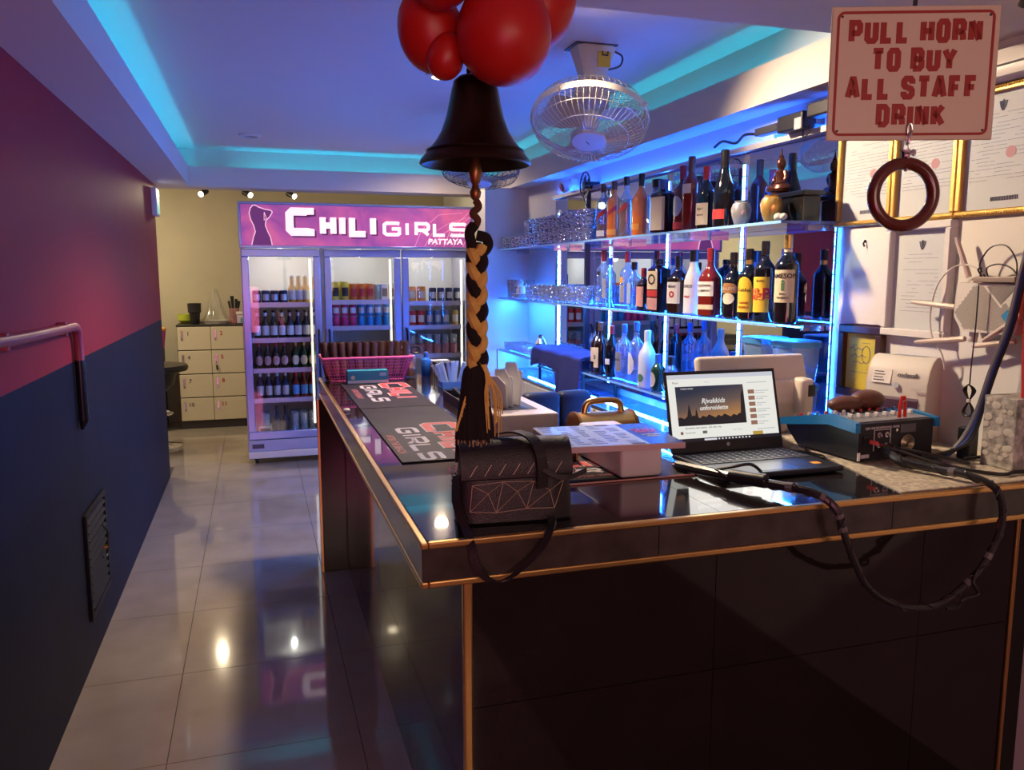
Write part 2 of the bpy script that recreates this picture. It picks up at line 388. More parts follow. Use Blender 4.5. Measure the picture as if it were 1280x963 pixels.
for z in (.900, .979):
    h = .0065
    cbox('gold_trim', gold, .284, .299, 1.489, 4.15, z-h, z+h, .003); cbox('gold_trim', gold, .2995, 1.99, 1.489, 1.505, z-h, z+h, .003)
cbox('soffit_board', core_m, .29, .41, 1.51, 4.14, .886, .895); cbox('soffit_board', core_m, .41, 1.99, 1.51, 1.606, .886, .895)
for x0, x1 in ((.41, 1.0), (1.0, 1.603), (1.603, 1.905)):
    for z0, z1 in ((.0, .57), (.57, .885)): cbox('panel', pan_m, x0+.001, x1-.001, 1.592, 1.605, z0+.001, z1-.001)
for y0, y1 in ((1.6, 2.31), (2.31, 2.92), (2.92, 3.53), (3.53, 4.04)): cbox('panel', pan_m, .398, .411, y0+.001, y1-.001, .001, .885)
cbox('corner_trim', gold, .392, .412, 1.586, 1.606, .001, .886, .004); cbox('corner_trim', gold, 1.905, 1.918, 1.586, 1.605, .001, .886, .003)
cbox('end_pillar', mat('brown_gloss_panel', (.035, .015, .008), .15), .275, .450, 4.06, 4.16, .001, .885, .002)
cbox('pillar_trim', gold, .266, .278, 4.052, 4.064, .001, .889, .002); cbox('pillar_trim', gold, .446, .456, 4.052, 4.064, .001, .889, .002)
# ================================================================ BOTTLES
dk = mat('dark_brown_glass', (.018, .008, .005), .05, coat=.5)
blk = mat('black_glass', (.006, .007, .010), .06, coat=.5)
grn = mat('green_glass', (.015, .06, .02), .06, coat=.5)
amber = mat('amber_liqueur', (.85, .22, .04), .06, coat=.5)
redl = mat('deep_red_liqueur', (.16, .015, .01), .06, coat=.5)
cgl = thin_glass('bottle_glass', (.62, .78, .95), .03, .12, .16, (.5, .72, 1), .6)
frost = mat('frosted_white_glass', (.75, .80, .86), .45)
cream = mat('cream_label', (.72, .64, .45), .7); yel = mat('yellow_label', (.85, .55, .04), .7); wl = mat('white_label', (.75, .75, .74), .7)
redlab = mat('red_label', (.55, .04, .04), .6); dkb = mat('dark_label', (.03, .02, .02), .6); pinkl = mat('pink_label', (.62, .32, .28), .7)
silv = mat('silver_label', (.55, .58, .62), .35, .6); orl = mat('orange_label', (.85, .35, .05), .6); greenlab = mat('green_label', (.1, .25, .12), .7)
capk = mat('black_cap', (.012, .012, .014), .35); capr = mat('red_cap', (.30, .02, .03), .35); capg = mat('gold_cap', (.6, .4, .12), .35, .8)
capw = mat('white_cap', (.7, .7, .7), .4); capbr = mat('brown_cap', (.12, .05, .03), .4); capb = mat('blue_cap', (.05, .12, .4), .4)
def cst(v): return lambda u: v
def label_fn(shape, z0, z1):
    if shape == 'rect': return cst(z0), cst(z1)
    if shape == 'arch': return cst(z0), (lambda u: z1-(z1-z0)*.35*(1-math.sqrt(max(0, 1-u*u))))
    if shape == 'oval': 
        c, h = (z0+z1)/2, (z1-z0)/2
        return (lambda u: c-h*math.sqrt(max(0, 1-u*u*.98))), (lambda u: c+h*math.sqrt(max(0, 1-u*u*.98)))
    if shape == 'oct': return (lambda u: z0+max(0, abs(u)-.45)*.05), (lambda u: z1-max(0, abs(u)-.3)*.06)
    if shape == 'diag': return (lambda u: z0+u*.03), (lambda u: z1+u*.03)
def bottle(loc, label, gm, h, r=.036, hb=None, hs=.05, rn=.0135, sq=2, cap=capk, capl=.045, labels=(), rz=-PI/2, texts=(), sy=1, inner=None, cat='bottle', name='liquor_bottle', group=None, seg=18, neck=None):
    t = thing(name, label, cat, loc, rz, group)
    hb = hb or h*.58
    pr = [(r*.88, 0), (r, .006), (r, hb)]
    for i in range(1, 7):
        q = i/6; pr.append((rn+(r-rn)*(.5+.5*math.cos(PI*q)), hb+hs*q))
    pr += [(rn*.96, (hb+hs+h-capl)/2), (rn, h-capl)]
    if sq != 2:  # square body: round neck blended
        rings = []
        for rr, z in pr:
            f = max(0, min(1, (rr-rn)/(r-rn))) if r > rn else 0
            e = 2+(sq-2)*f; ring = []
            for i in range(seg):
                a = 2*PI*(i+.5)/seg; ca, sa = math.cos(a), math.sin(a)
                k = 1/((abs(ca)**e+abs(sa)**e)**(1/e)); ring.append(Vector((rr*k*ca, rr*k*sa*sy, z)))
            rings.append(ring)
        MB().rings(rings).build('glass_body', gm, t, True)
    else: MB().loft(pr, seg, 2, sy=sy).build('glass_body', gm, t, True)
    if inner: MB().loft([(r*.86, .008), (r*.9, .02), (r*.9, hb*inner[1])], seg, sq, sy=sy).build('liquid', inner[0], t, True)
    MB().loft([(rn*1.1, h-capl+.0005), (rn*1.14, h-capl*.5), (rn*1.14, h-.003), (rn*.95, h)], 14).build('cap', cap, t, True)
    if neck: MB().loft([(rn*1.05, h-capl-.03), (rn*1.05, h-capl-.003)], 14).build('neck_band', neck, t, True)
    for lm, shp, z0, z1, ang in labels:
        a, b = label_fn(shp, z0, z1)
        MB().patch(r, a, b, ang, sq).xf(Matrix.Diagonal((1, sy, 1, 1))).build('label', lm, t, True)
    for s, size, z, tm, off in texts:
        if sq == 2: text('lettering', s, size, tm, t, (0, 0, z), off=off, wrap=r)
        else: text('lettering', s, size, tm, t, (0, -r*sy-.0018, z), off=off)
    return t
LB = PI/3
A = -PI/2
# ---- top shelf
z = 1.6855
bottle((1.83, 4.16, z), 'pink-tinted bottle with a slanted label, first on the top shelf', cgl, .300, .036, .19, .05, cap=capbr, inner=(mat('rose_liqueur', (.5, .12, .10), .15), .45), labels=[(redlab, 'diag', .11, .135, 1.3), (wl, 'rect', .02, .05, 1.2)], rz=A+.1)
bottle((1.83, 4.02, z), 'orange liqueur bottle with brown cap and slanted label on the top shelf', amber, .300, .037, .19, .05, cap=capbr, labels=[(redlab, 'diag', .12, .145, 1.3), (orl, 'rect', .02, .05, 1.2)], rz=A+.2)
bottle((1.82, 3.85, z), 'clear-necked bottle half full of orange liqueur with black cap', cgl, .305, .037, .18, .06, cap=capk, inner=(amber, .98), labels=[(redlab, 'diag', .12, .145, 1.2)])
bottle((1.83, 3.70, z), 'broad amber cognac bottle with tall black stopper', amber, .303, .046, .17, .07, cap=capk, capl=.06, labels=[(orl, 'rect', .03, .06, .9)], neck=capg)
bottle((1.85, 3.565, z), 'wide clear decanter bottle with dark square stopper', cgl, .262, .046, .17, .035, rn=.026, sq=5, cap=capk, capl=.04)
bottle((1.81, 3.435, z), 'square dark bottle with one large beige label on the top shelf', dk, .245, .046, .175, .03, rn=.02, sq=6, cap=capb, capl=.05, labels=[(cream, 'rect', .015, .165, .95)], rz=A+.25)
bottle((1.84, 3.31, z), 'dark red herbal liqueur bottle with round pale emblem', redl, .293, .040, .18, .05, cap=capr, capl=.06, labels=[(silv, 'oval', .07, .16, .8), (redlab, 'rect', .015, .045, .9)], rz=A+.2)
bottle((1.82, 3.20, z), 'tall dark red bottle with small white neck label', redl, .318, .038, .20, .05, cap=capbr, capl=.07, labels=[(wl, 'rect', .16, .2, .7)], rz=A+.3)
bottle((1.83, 3.09, z), 'dark cognac bottle with a cream label near the champagne bottle', blk, .262, .042, .14, .07, cap=redlab, capl=.055, labels=[(cream, 'rect', .02, .11, .85)], rz=A+.35, texts=[('VERY', .014, .085, dkb, 0), ('special', .012, .062, dkb, 0)])
bottle((1.83, 2.955, z), 'black champagne bottle with a small red label', blk, .312, .043, .13, .13, rn=.015, cap=capk, capl=.085, labels=[(redlab, 'rect', .035, .075, .8)], rz=A+.3)
# ---- middle shelf
z = 1.3255
bottle((1.83, 4.14, z), 'slim clear vodka bottle with dark red cap at the left of the middle shelf', cgl, .305, .038, .20, .04, cap=capr, capl=.06, labels=[(dkb, 'rect', .17, .19, .5), (silv, 'rect', .03, .05, .5)])
bottle((1.80, 4.00, z), 'clear bottle with a narrow silver label and blue cap', cgl, .262, .036, .17, .04, cap=capb, capl=.04, labels=[(silv, 'rect', .05, .15, .6)])
bottle((1.84, 3.86, z), 'clear spirit bottle with a yellow patch on its label', cgl, .290, .040, .18, .05, cap=capr, capl=.055, labels=[(silv, 'rect', .03, .12, .7), (orl, 'rect', .13, .16, .5)])
bottle((1.81, 3.72, z), 'short clear gin bottle with pale blue label', cgl, .235, .036, .15, .04, cap=capk, capl=.04, labels=[(mat('pale_blue_label', (.35, .5, .7), .6), 'rect', .03, .13, .6)])
bottle((1.80, 3.595, z), 'small flat brown bottle with pink label', dk, .205, .030, .12, .04, rn=.012, cap=capr, labels=[(pinkl, 'rect', .02, .115, .85)], sq=4, rz=A+.2)
bottle((1.81, 3.46, z), 'tall square brown herbal bottle with oval portrait label and red band', dk, .245, .042, .195, .02, rn=.016, sq=6, cap=capk, capl=.025, labels=[(cream, 'rect', .105, .19, .75), (redlab, 'rect', .07, .10, .75), (pinkl, 'rect', .01, .065, .75)], rz=A+.2, texts=[('O', .07, .148, dkb, .001)])
bottle((1.82, 3.29, z), 'bourbon bottle with black cap and broad white label', dk, .255, .042, .15, .05, cap=capk, capl=.05, sq=4, labels=[(wl, 'rect', .045, .14, .9)], rz=A+.3, texts=[('BEAM', .017, .12, dkb, 0), ('o', .06, .09, redink, .001)])
bottle((1.83, 3.175, z), 'white frosted coconut rum bottle on the middle shelf', frost, .278, .042, .13, .10, rn=.017, cap=capk, capl=.05, rz=A+.3, texts=[('coco', .028, .125, dkb, 0), ('~', .05, .08, redink, .001)])
bottle((1.81, 3.005, z), 'whiskey liqueur bottle with red cap and white lettered label', redl, .282, .042, .15, .07, cap=capr, capl=.055, sq=4, labels=[(wl, 'rect', .085, .145, .85), (cream, 'rect', .03, .05, .85)], rz=A+.45, texts=[('SOUTHERN', .0125, .128, dkb, 0), ('COMFORT', .0125, .107, dkb, 0)])
bottle((1.84, 2.88, z), 'dark cream-liqueur bottle with brown arched label', blk, .262, .040, .14, .06, cap=capk, capl=.05, labels=[(mat('brown_label', (.35, .16, .06), .6), 'arch', .10, .14, .9), (cream, 'oval', .055, .10, .7)], rz=A+.45, texts=[('BAILEYS', .016, .117, cream, 0)])
bottle((1.82, 2.74, z), 'dark bottle with tall yellow arched label on the middle shelf', blk, .272, .040, .165, .05, cap=capk, capl=.04, labels=[(yel, 'arch', .03, .165, .85)], neck=capg, rz=A+.5, texts=[('Kahlua', .020, .115, dkb, 0), ('COFFEE', .011, .065, redink, 0), ('LIQUEUR', .011, .048, redink, 0)])
bottle((1.81, 2.625, z), 'dark whisky bottle with yellow label and large red letter B', blk, .296, .039, .19, .05, cap=capk, capl=.05, labels=[(yel, 'rect', .035, .165, .9)], rz=A+.55, texts=[('J&B', .060, .10, redink, .002), ('RARE', .012, .15, dkb, 0)])
bottle((1.81, 2.49, z), 'biggest dark whiskey bottle with cream label at the right of the middle shelf', blk, .315, .043, .20, .055, cap=capg, capl=.05, labels=[(cream, 'rect', .075, .19, .95)], neck=cream, rz=A+.62, texts=[('JAMESON', .024, .168, dkb, .0005), ('IRISH', .010, .105, dkb, 0), ('WHISKEY', .010, .092, dkb, 0), ('i', .05, .135, greenlab, .003)])
# ---- lowest shelf
z = .9555
bottle((1.82, 4.19, z), 'brown rum bottle with cream label at the left of the lowest shelf', dk, .285, .038, .16, .06, cap=capk, labels=[(cream, 'rect', .06, .14, .8)])
bottle((1.79, 4.075, z), 'brown rum bottle with oval emblem on cream label, second on the lowest shelf', dk, .285, .038, .16, .06, cap=capbr, labels=[(cream, 'rect', .04, .15, .8)], texts=[('o', .05, .10, dkb, .001)])
bottle((1.80, 3.95, z), 'dark wine bottle with small white label between the rum and vodka', blk, .275, .036, .16, .07, cap=capr, labels=[(wl, 'rect', .07, .10, .8)])
bottle((1.80, 3.80, z), 'broad clear vodka bottle with pale label on the lowest shelf', cgl, .292, .044, .18, .05, cap=capb, labels=[(silv, 'rect', .05, .15, .8)], texts=[('VODKA', .016, .11, dkb, 0)])
bottle((1.80, 3.66, z), 'clear bottle with white eight-sided label on the lowest shelf', cgl, .31, .040, .19, .05, cap=capb, labels=[(wl, 'oct', .05, .16, .8)])
bottle((1.79, 3.52, z), 'white glazed coconut bottle on the lowest shelf', frost, .278, .043, .15, .08, rn=.015, cap=capw, capl=.05, labels=[(greenlab, 'oval', .03, .07, .5)], rz=A+.2)
bottle((1.79, 3.405, z), 'small green bottle with oval tan label beside the white coconut bottle', grn, .175, .034, .10, .04, cap=capb, labels=[(cream, 'oval', .02, .09, .7)])
bottle((1.80, 3.30, z), 'small clear miniature bottle next to the white cash terminal', cgl, .175, .032, .10, .04, cap=capk, labels=[(cream, 'oval', .03, .08, .6)])

# ---- jars, statue, shells on the top shelf
def jar(loc, m, lab):
    o = MB().loft([(.018, 0), (.026, .006), (.037, .04), (.040, .065), (.033, .085), (.025, .090), (.027, .095), (.022, .095), (.022, .08)], 24, cap1=True).build('round_jar', m, None, True)
    o.location = loc; return tag(o, lab, 'jar')
jar((1.81, 2.795, 1.6855), mat('silver_ceramic', (.55, .57, .60), .25, .6), 'small round silver jar on the top glass shelf')
jar((1.785, 2.565, 1.6855), mat('gold_ceramic', (.80, .50, .14), .25, .6), 'small round gold jar on the top glass shelf')
bz = mat('dark_bronze', (.10, .035, .025), .25, .6)
t = thing('buddha_statue', 'dark bronze seated Buddha statue on the black stand', 'statue', (1.872, 2.640, 1.7930), A)
t.scale = (.70, .70, .70)
m = MB()
m.loft([(.060, 0), (.062, .012), (.055, .02)], 20, sy=.72)
for s in (-1, 1): m.tube(smooth_path([(0, .01, .035), (s*.045, .0, .035), (s*.068, -.012, .030), (s*.04, -.035, .030), (-s*.02, -.04, .032)]), [.022]*21, 8)
m.build('crossed_legs', bz, t, True)
MB().loft([(.040, .03), (.036, .05), (.030, .08), (.038, .105), (.040, .118), (.022, .128), (.014, .135)], 18, sy=.7).build('torso', bz, t, True)
for s in (-1, 1): MB().tube(smooth_path([(s*.036, 0, .116), (s*.048, -.002, .09), (s*.046, -.012, .065), (s*.030, -.035, .052), (s*.008, -.042, .048)]), [.012]*6+[.010]*15, 8).build('arm', bz, t, True)
MB().loft([(.012, .130), (.020, .138), (.024, .155), (.023, .172), (.016, .184), (.012, .19), (.013, .196), (.006, .205), (.004, .225), (.001, .24)], 16).build('head', bz, t, True)
t = thing('statue_stand', 'black tiered stand under the seated Buddha statue', 'stand', (1.88, 2.555, 1.6855), A)
MB().box(-.115, .105, -.045, .045, .090, .107, .003).build('top_board', blk, t)
MB().box(-.095, .09, -.035, .035, .0, .089, .002).build('body', blk, t)
for i, (y, s) in enumerate(((2.49, .02), (2.46, .017))):
    o = MB().ball((0, 0, .014), s*.75, 2, (1, 1.2, .95)).build('seashell', mat('shell', (.6, .55, .5), .5), None, True); o.location = (1.762, y, 1.6855)
    tag(o, ('pale shell in front of the black statue stand', 'smaller pale shell at the end of the top shelf')[i], 'shell')

# ---- drinking glasses
def tumbler(r, h, lab, grp, cat='glass'):
    o = MB().loft([(r*.80, 0), (r*.82, .004), (r*.93, h*.55), (r, h), (r-.002, h), (r*.78, .012), (.001, .011)], 11, cap1=False).build('tumbler', glassware, None)
    return tag(o, lab, cat, grp)
def rows(proto, xs_, y0, dy, n, z, jit=.004, sub=()):
    first = True
    for x in xs_:
        for i in range(n):
            o = proto if first else dup(proto); first = False
            o.location = (x+random.uniform(-jit, jit), y0+i*dy+random.uniform(-jit, jit), z)
rows(tumbler(.034, .085, 'clear glass tumbler in the lower tier on the upper corner shelf', 'tumblers, upper shelf, lower tier'), (1.80, 1.875, 1.945), 4.31, .078, 21, 1.6855)
rows(tumbler(.032, .095, 'clear glass tumbler in the second tier on the upper corner shelf', 'tumblers, upper shelf, second tier'), (1.815, 1.89), 4.31, .078, 15, 1.7712)
rows(tumbler(.036, .105, 'clear glass tumbler on the middle corner shelf', 'tumblers, middle shelf'), (1.80, 1.88), 4.32, .084, 13, 1.3255)
rows(tumbler(.030, .135, 'tall thin highball glass at the far end of the middle corner shelf', 'highball glasses, middle shelf'), (1.83, 1.91), 5.62, .075, 4, 1.3255)
rows(tumbler(.022, .060, 'small shot glass on the lowest corner shelf', 'shot glasses, lowest shelf'), (1.80, 1.86, 1.92), 5.14, .055, 14, .9355, .003)
cer = mat('white_ceramic', (.75, .74, .72), .2)
for i in range(4):
    o = MB().loft([(.035, 0), (.045, .003), (.070, .010), (.069, .012), (.044, .006), (.001, .005)], 24, cap1=False).build('saucer', cer, None, True); o.location = (1.80, 5.50, 1.3255+i*.009)
    tag(o, ('bottom white saucer of the stack on the middle corner shelf', 'second white saucer up in the stack on the middle corner shelf', 'third white saucer up in the stack on the middle corner shelf', 'top white saucer of the stack on the middle corner shelf')[i], 'saucer')
t = thing('coffee_cup', 'white coffee cup upside down on the saucer stack', 'cup', (1.80, 5.50, 1.367))
MB().loft([(.038, 0), (.037, .02), (.026, .05), (.022, .052)], 20, cap0=False).build('bowl', cer, t, True)
MB().tube(arc(.036, .025, .016, -1.4, 1.4, 8), .004, 6).build('handle', cer, t, True)
t = thing('ice_bucket', 'steel cocktail shaker standing among the shot glasses', 'shaker', (1.80, 5.06+.03, .9355))
MB().loft([(.028, 0), (.036, .10), (.037, .105)], 20, cap1=False).build('body', steel, t, True)
MB().loft([(.036, .106), (.024, .14), (.014, .145), (.014, .165), (.001, .168)], 20).build('lid', steel, t, True)

# towel over glass rack
t = thing('dish_rack', 'black rack of upturned glasses under the blue towel', 'rack', (1.86, 4.62, .9))
for z_ in (0, .10):
    m = MB()
    for y in (-.38, .38): m.box(-.11, .11, y-.006, y+.006, z_, z_+.008)
    for x in (-.11, 0, .11): m.box(x-.006, x+.006, -.38, .38, z_, z_+.008)
    m.build('rack_tier', darkgray, t)
for x in (-.10, .10):
    for y in (-.37, .37): MB().box(x-.007, x+.007, y-.007, y+.007, -.095, .115).build('post', darkgray, t)
tw = bpy.data.materials.get('towel') or mat('blue_terry_towel', (.025, .035, .22), .95, bump=.9, bscale=350)
m = MB(); n = 24; k = 30; g = []
prof = [(-.15, -.13), (-.145, -.06), (-.135, .08), (-.12, .128), (0, .135), (.09, .128)]
prof = smooth_path([(a, 0, b) for a, b in prof], 5)
for i in range(n+1):
    y = -.42+.84*i/n; row = []
    for j, p in enumerate(prof):
        f = max(0, 1-j/12)
        zz = p.z - (f*.05*math.sin(y*7+1) if j < 12 else 0) + .004*math.sin(y*23)
        if y > -.08: zz = max(zz, .02+.02*math.sin(y*9)) if j < 12 else zz
        row.append(m.bm.verts.new((p.x+.012*math.sin(y*18+j*.3)*f, y, zz)))
    g.append(row)
for i in range(n):
    for j in range(len(prof)-1): m.bm.faces.new((g[i][j], g[i+1][j], g[i+1][j+1], g[i][j+1]))
o = m.build('towel', tw, None, True); o.location = (1.86, 4.62, .9)
md = o.modifiers.new('thick', 'SOLIDIFY'); md.thickness = .006; md.offset = 1
tag(o, 'dark blue towel draped over the glass rack', 'towel')

# plastic containers
pl = thin_glass('blue_lit_plastic', (.65, .8, .95), .1, .08, .40, (.35, .6, 1), .7)  # blue of the LED light is put into the plastic's tint and haze
bl_lid = mat('blue_lit_lid', (.06, .25, .6), .3)  # lid colour carries the blue LED light as well
for x, y, zz, lab in ((1.85, 2.66, .9555, 'lower clear plastic tub with blue-lit lid, left stack on the lowest shelf'), (1.85, 2.66, 1.1105, 'upper clear plastic tub with blue-lit lid, left stack on the lowest shelf'),
                      (1.86, 2.50-.01, .9555, 'lower clear plastic tub with blue-lit lid, right stack by the shelf end'), (1.86, 2.50-.01, 1.1105, 'upper clear plastic tub with blue-lit lid, right stack by the shelf end')):
    t = thing('plastic_tub', lab, 'container', (x, y-.0, zz))
    MB().loft([(.058, 0), (.062, .006), (.070, .135)], 20, 4, cap1=False).build('body', pl, t, True)
    MB().loft([(.074, .13), (.075, .15), (.070, .154)], 20, 4).build('lid', bl_lid, t, True)
    MB().loft([(.035, .01), (.04, .06), (.02, .07)], 10).build('contents', mat('ice_white', (.6, .7, .85), .4), t, True)
# ================================================================ DRINKS FRIDGE
fr_m = mat('lilac_gray_enamel', (.50, .48, .60), .28, .3); fr_in = mat('fridge_white_liner', (.75, .76, .76), .5)
FX0, FX1, FY = -.10, 1.735, 6.62
t = FR = thing('drinks_fridge', 'three-door glass-front drinks fridge with pink lit sign on top', 'fridge', ((FX0+FX1)/2, FY, 0))
ox = (FX0+FX1)/2
def fb(n, m, x0, x1, y0, y1, z0, z1, bev=0, par=None, sm=False): return MB().box(x0-ox, x1-ox, y0-FY, y1-FY, z0, z1, bev, 2).build(n, m, par or t)
fb('side_panel', fr_m, FX0, FX0+.03, FY+.03, FY+.66, .08, 2.04); fb('side_panel', fr_m, FX1-.03, FX1, FY+.03, FY+.66, .08, 2.04)
fb('back_panel', fr_in, FX0+.03, FX1-.03, FY+.63, FY+.66, .08, 2.04)
fb('top_panel', fr_in, FX0+.03, FX1-.03, FY+.05, FY+.63, 1.71, 2.04)
fb('floor_panel', fr_in, FX0+.03, FX1-.03, FY+.05, FY+.63, .08, .215)
fb('plinth', mat('fridge_plinth', (.62, .62, .66), .35, .2), FX0, FX1, FY-.012, FY+.05, .05, .105, .006)
fb('lower_panel', mat('lilac_lower_panel', (.36, .38, .60), .35, .2), FX0, FX1, FY, FY+.05, .106, .195, .004)
o = fb('badge', mat('badge_dark', (.05, .05, .10), .3), FX0+.03, FX0+.12, FY-.003, FY, .13, .165, .001)
for x in (.47, 1.13): fb('divider', fr_in, x+.03, x+.06, FY+.06, FY+.63, .215, 1.71)
for x in (-.04, .8, 1.66):
    for y in (FY+.06, FY+.58):
        k = MB().tube([(x-ox-.012, y-FY, .025), (x-ox+.012, y-FY, .025)], .025, 14).box(x-ox-.018, x-ox+.018, y-FY-.018, y-FY+.018, .026, .06).build('caster', blackp, t)
doors = ((-.095, .498), (.525, 1.135), (1.145, 1.732))
dm = mat('lilac_led_tinted_frame', (.30, .36, .70), .22, .35)  # lilac enamel pushed bluer, standing in for LED light reflected on it
lamp_in = mat('fridge_tube', (1, 1, 1), .5, emit=(1, .90, .72), es=1.2)
for i, (x0, x1) in enumerate(doors):
    x0 -= ox; x1 -= ox
    fw = .055
    d = MB().box(x0, x1, 0, .042, 1.635, 1.695, .006).box(x0, x1, 0, .042, .20, .262, .006).box(x0, x0+fw, 0, .042, .262, 1.635, .006).box(x1-fw, x1, 0, .042, .262, 1.635, .006).build('door', dm, t)
    MB().box(x0+fw-.004, x1-fw+.004, .014, .018, .255, 1.64).build('pane', clear, d)
    hx = x1-.028 if i == 0 else x0+.028
    MB().tube(smooth_path([(hx, 0, 1.06), (hx, -.04, 1.03), (hx, -.045, .9), (hx, -.045, .75), (hx, -.04, .66), (hx, 0, .63)]), .009, 8).build('handle', blackp, d, True)
    xv = x1-.075
    MB().tube([(xv, .075, .30), (xv, .075, 1.62)], .010, 8).build('light_tube', lamp_in, t)
    light('fridge_light', 'POINT', ((x0+x1)/2+ox, FY+.26, 1.64), 2.6, (1, .92, .78), shadow_soft_size=.02)
shz = ((1.270, .990, .750, .510, .225), (1.285, 1.075, .78, .5, .225), (1.270, 1.070, .83, .5, .225))
sh_m = mat('white_wire_shelf', (.7, .72, .76), .4)
for i, (x0, x1) in enumerate(doors):
    for z in shz[i][:4]:
        s = fb('shelf', sh_m, max(x0, FX0+.035)+.01, min(x1, FX1-.035)-.01, FY+.075, FY+.60, z-.006, z)
        fb('price_rail', fr_m, max(x0, FX0+.035)+.01, min(x1, FX1-.035)-.01, FY+.068, FY+.0745, z-.028, z+.010, 0, s).location = (0, 0, 0)

# illuminated sign
sg = bpy.data.materials.new('pink_lit_print'); sg.use_nodes = True; nt = sg.node_tree; b = nt.nodes['Principled BSDF']
g = nt.nodes.new('ShaderNodeTexCoord'); n1 = nt.nodes.new('ShaderNodeTexNoise'); n1.inputs['Scale'].default_value = 2.6; n1.inputs['Detail'].default_value = 4; n1.inputs['Distortion'].default_value = 1.6
nt.links.new(g.outputs['Object'], n1.inputs['Vector']); cr = nt.nodes.new('ShaderNodeValToRGB'); nt.links.new(n1.outputs[0], cr.inputs[0])
E_ = cr.color_ramp; E_.elements[0].position = .32; E_.elements[0].color = (.22, .05, .32, 1); E_.elements[1].position = .68; E_.elements[1].color = (.85, .16, .36, 1)
e = E_.elements.new(.5); e.color = (.55, .10, .38, 1)
nt.links.new(cr.outputs[0], b.inputs['Emission Color']); b.inputs['Emission Strength'].default_value = .62; b.inputs['Base Color'].default_value = (.35, .08, .2, 1); b.inputs['Roughness'].default_value = .35
HZ = 1.70
sp = fb('sign_box', sg, FX0, FX1, FY-.02, FY+.049, HZ+.012, 2.035)
for z0, z1 in ((HZ, HZ+.02), (2.028, 2.048)): fb('sign_frame', dm, FX0-.003, FX1+.003, FY-.028, FY+.05, z0, z1, .003)
for x0, x1 in ((FX0-.003, FX0+.018), (FX1-.018, FX1+.003)): fb('sign_frame', dm, x0, x1, FY-.028, FY+.05, HZ+.02, 2.028, .003)
lit = mat('lit_white_letter', (.8, .6, .65), .5, emit=(1, .80, .80), es=1.0); litp = mat('lit_pink_letter', (.8, .5, .55), .5, emit=(1, .56, .62), es=.95)
litbg = mat('print_shadow', (.06, .01, .06), .5, emit=(.16, .03, .10), es=.6)
yb = -.0235
def stroke(nm, lines, wd, m, d=0.0, off=(0, 0), par=None):
    mb = MB()
    for l in lines: mb.ribbon([(p[0]+off[0], p[1]+off[1]) for p in l], wd, yb-.0012-d, yb+.003-d)
    return mb.build(nm, m, par or sp)
def letters(word, x, z, w_, h, wd, gap):
    out = []
    G = {'C': [[(1, .86), (1, 1), (.14, 1), (0, .86), (0, .14), (.14, 0), (1, 0), (1, .14)]], 'H': [[(0, 0), (0, 1)], [(1, 0), (1, 1)], [(0, .5), (1, .5)]], 'I': [[(.5, 0), (.5, 1)]], 'L': [[(0, 1), (0, 0), (1, 0)]],
         'G': [[(1, .95), (.85, 1), (.15, 1), (0, .85), (0, .15), (.15, 0), (.9, 0), (1, .1), (1, .5), (.5, .5)]], 'R': [[(0, 0), (0, 1), (.85, 1), (1, .85), (1, .55), (.85, .42), (0, .42)], [(.55, .42), (1, 0)]],
         'S': [[(1, .92), (.9, 1), (.1, 1), (0, .88), (0, .62), (.1, .52), (.9, .52), (1, .4), (1, .12), (.9, 0), (.1, 0), (0, .08)]]}
    for ch in word:
        ww = w_*(.25 if ch == 'I' else 1)
        for l in G[ch]: out.append([(x+p[0]*ww if ch != 'I' else x+ww/2, z+p[1]*h) for p in l])
        x += ww+gap
    return out
zb = HZ+.105
X0 = FX0-ox
ch1 = letters('C', X0+.375, HZ+.125, .155, .155, .052, 0)
ch2 = letters('H', X0+.625, HZ+.115, .080, .125, 0, 0)+letters('I', X0+.765, HZ+.115, .08, .125, 0, 0)+letters('L', X0+.850, HZ+.115, .105, .125, 0, 0)+letters('I', X0+1.005, HZ+.115, .08, .125, 0, 0)
for d_, m_, off in ((0, litbg, (.014, -.012)), (.0035, lit, (0, 0))):
    stroke('letters_shadow' if m_ is litbg else 'letters', ch1, .060, m_, d_, off); stroke('letters_shadow' if m_ is litbg else 'letters', ch2, .048, m_, d_, off)
stroke('letters', letters('G', X0+1.105, HZ+.115, .12, .09, 0, 0)+letters('I', X0+1.278, HZ+.115, .08, .09, 0, 0)+letters('R', X0+1.362, HZ+.115, .10, .09, 0, 0)+letters('L', X0+1.512, HZ+.115, .085, .09, 0, 0)+letters('S', X0+1.648, HZ+.115, .125, .09, 0, 0), .026, lit, .001)
text('letters', 'PATTAYA', .058, lit, sp, (X0+1.60, yb-.002, HZ+.062), off=.002, sx=1.15, shear=.15)
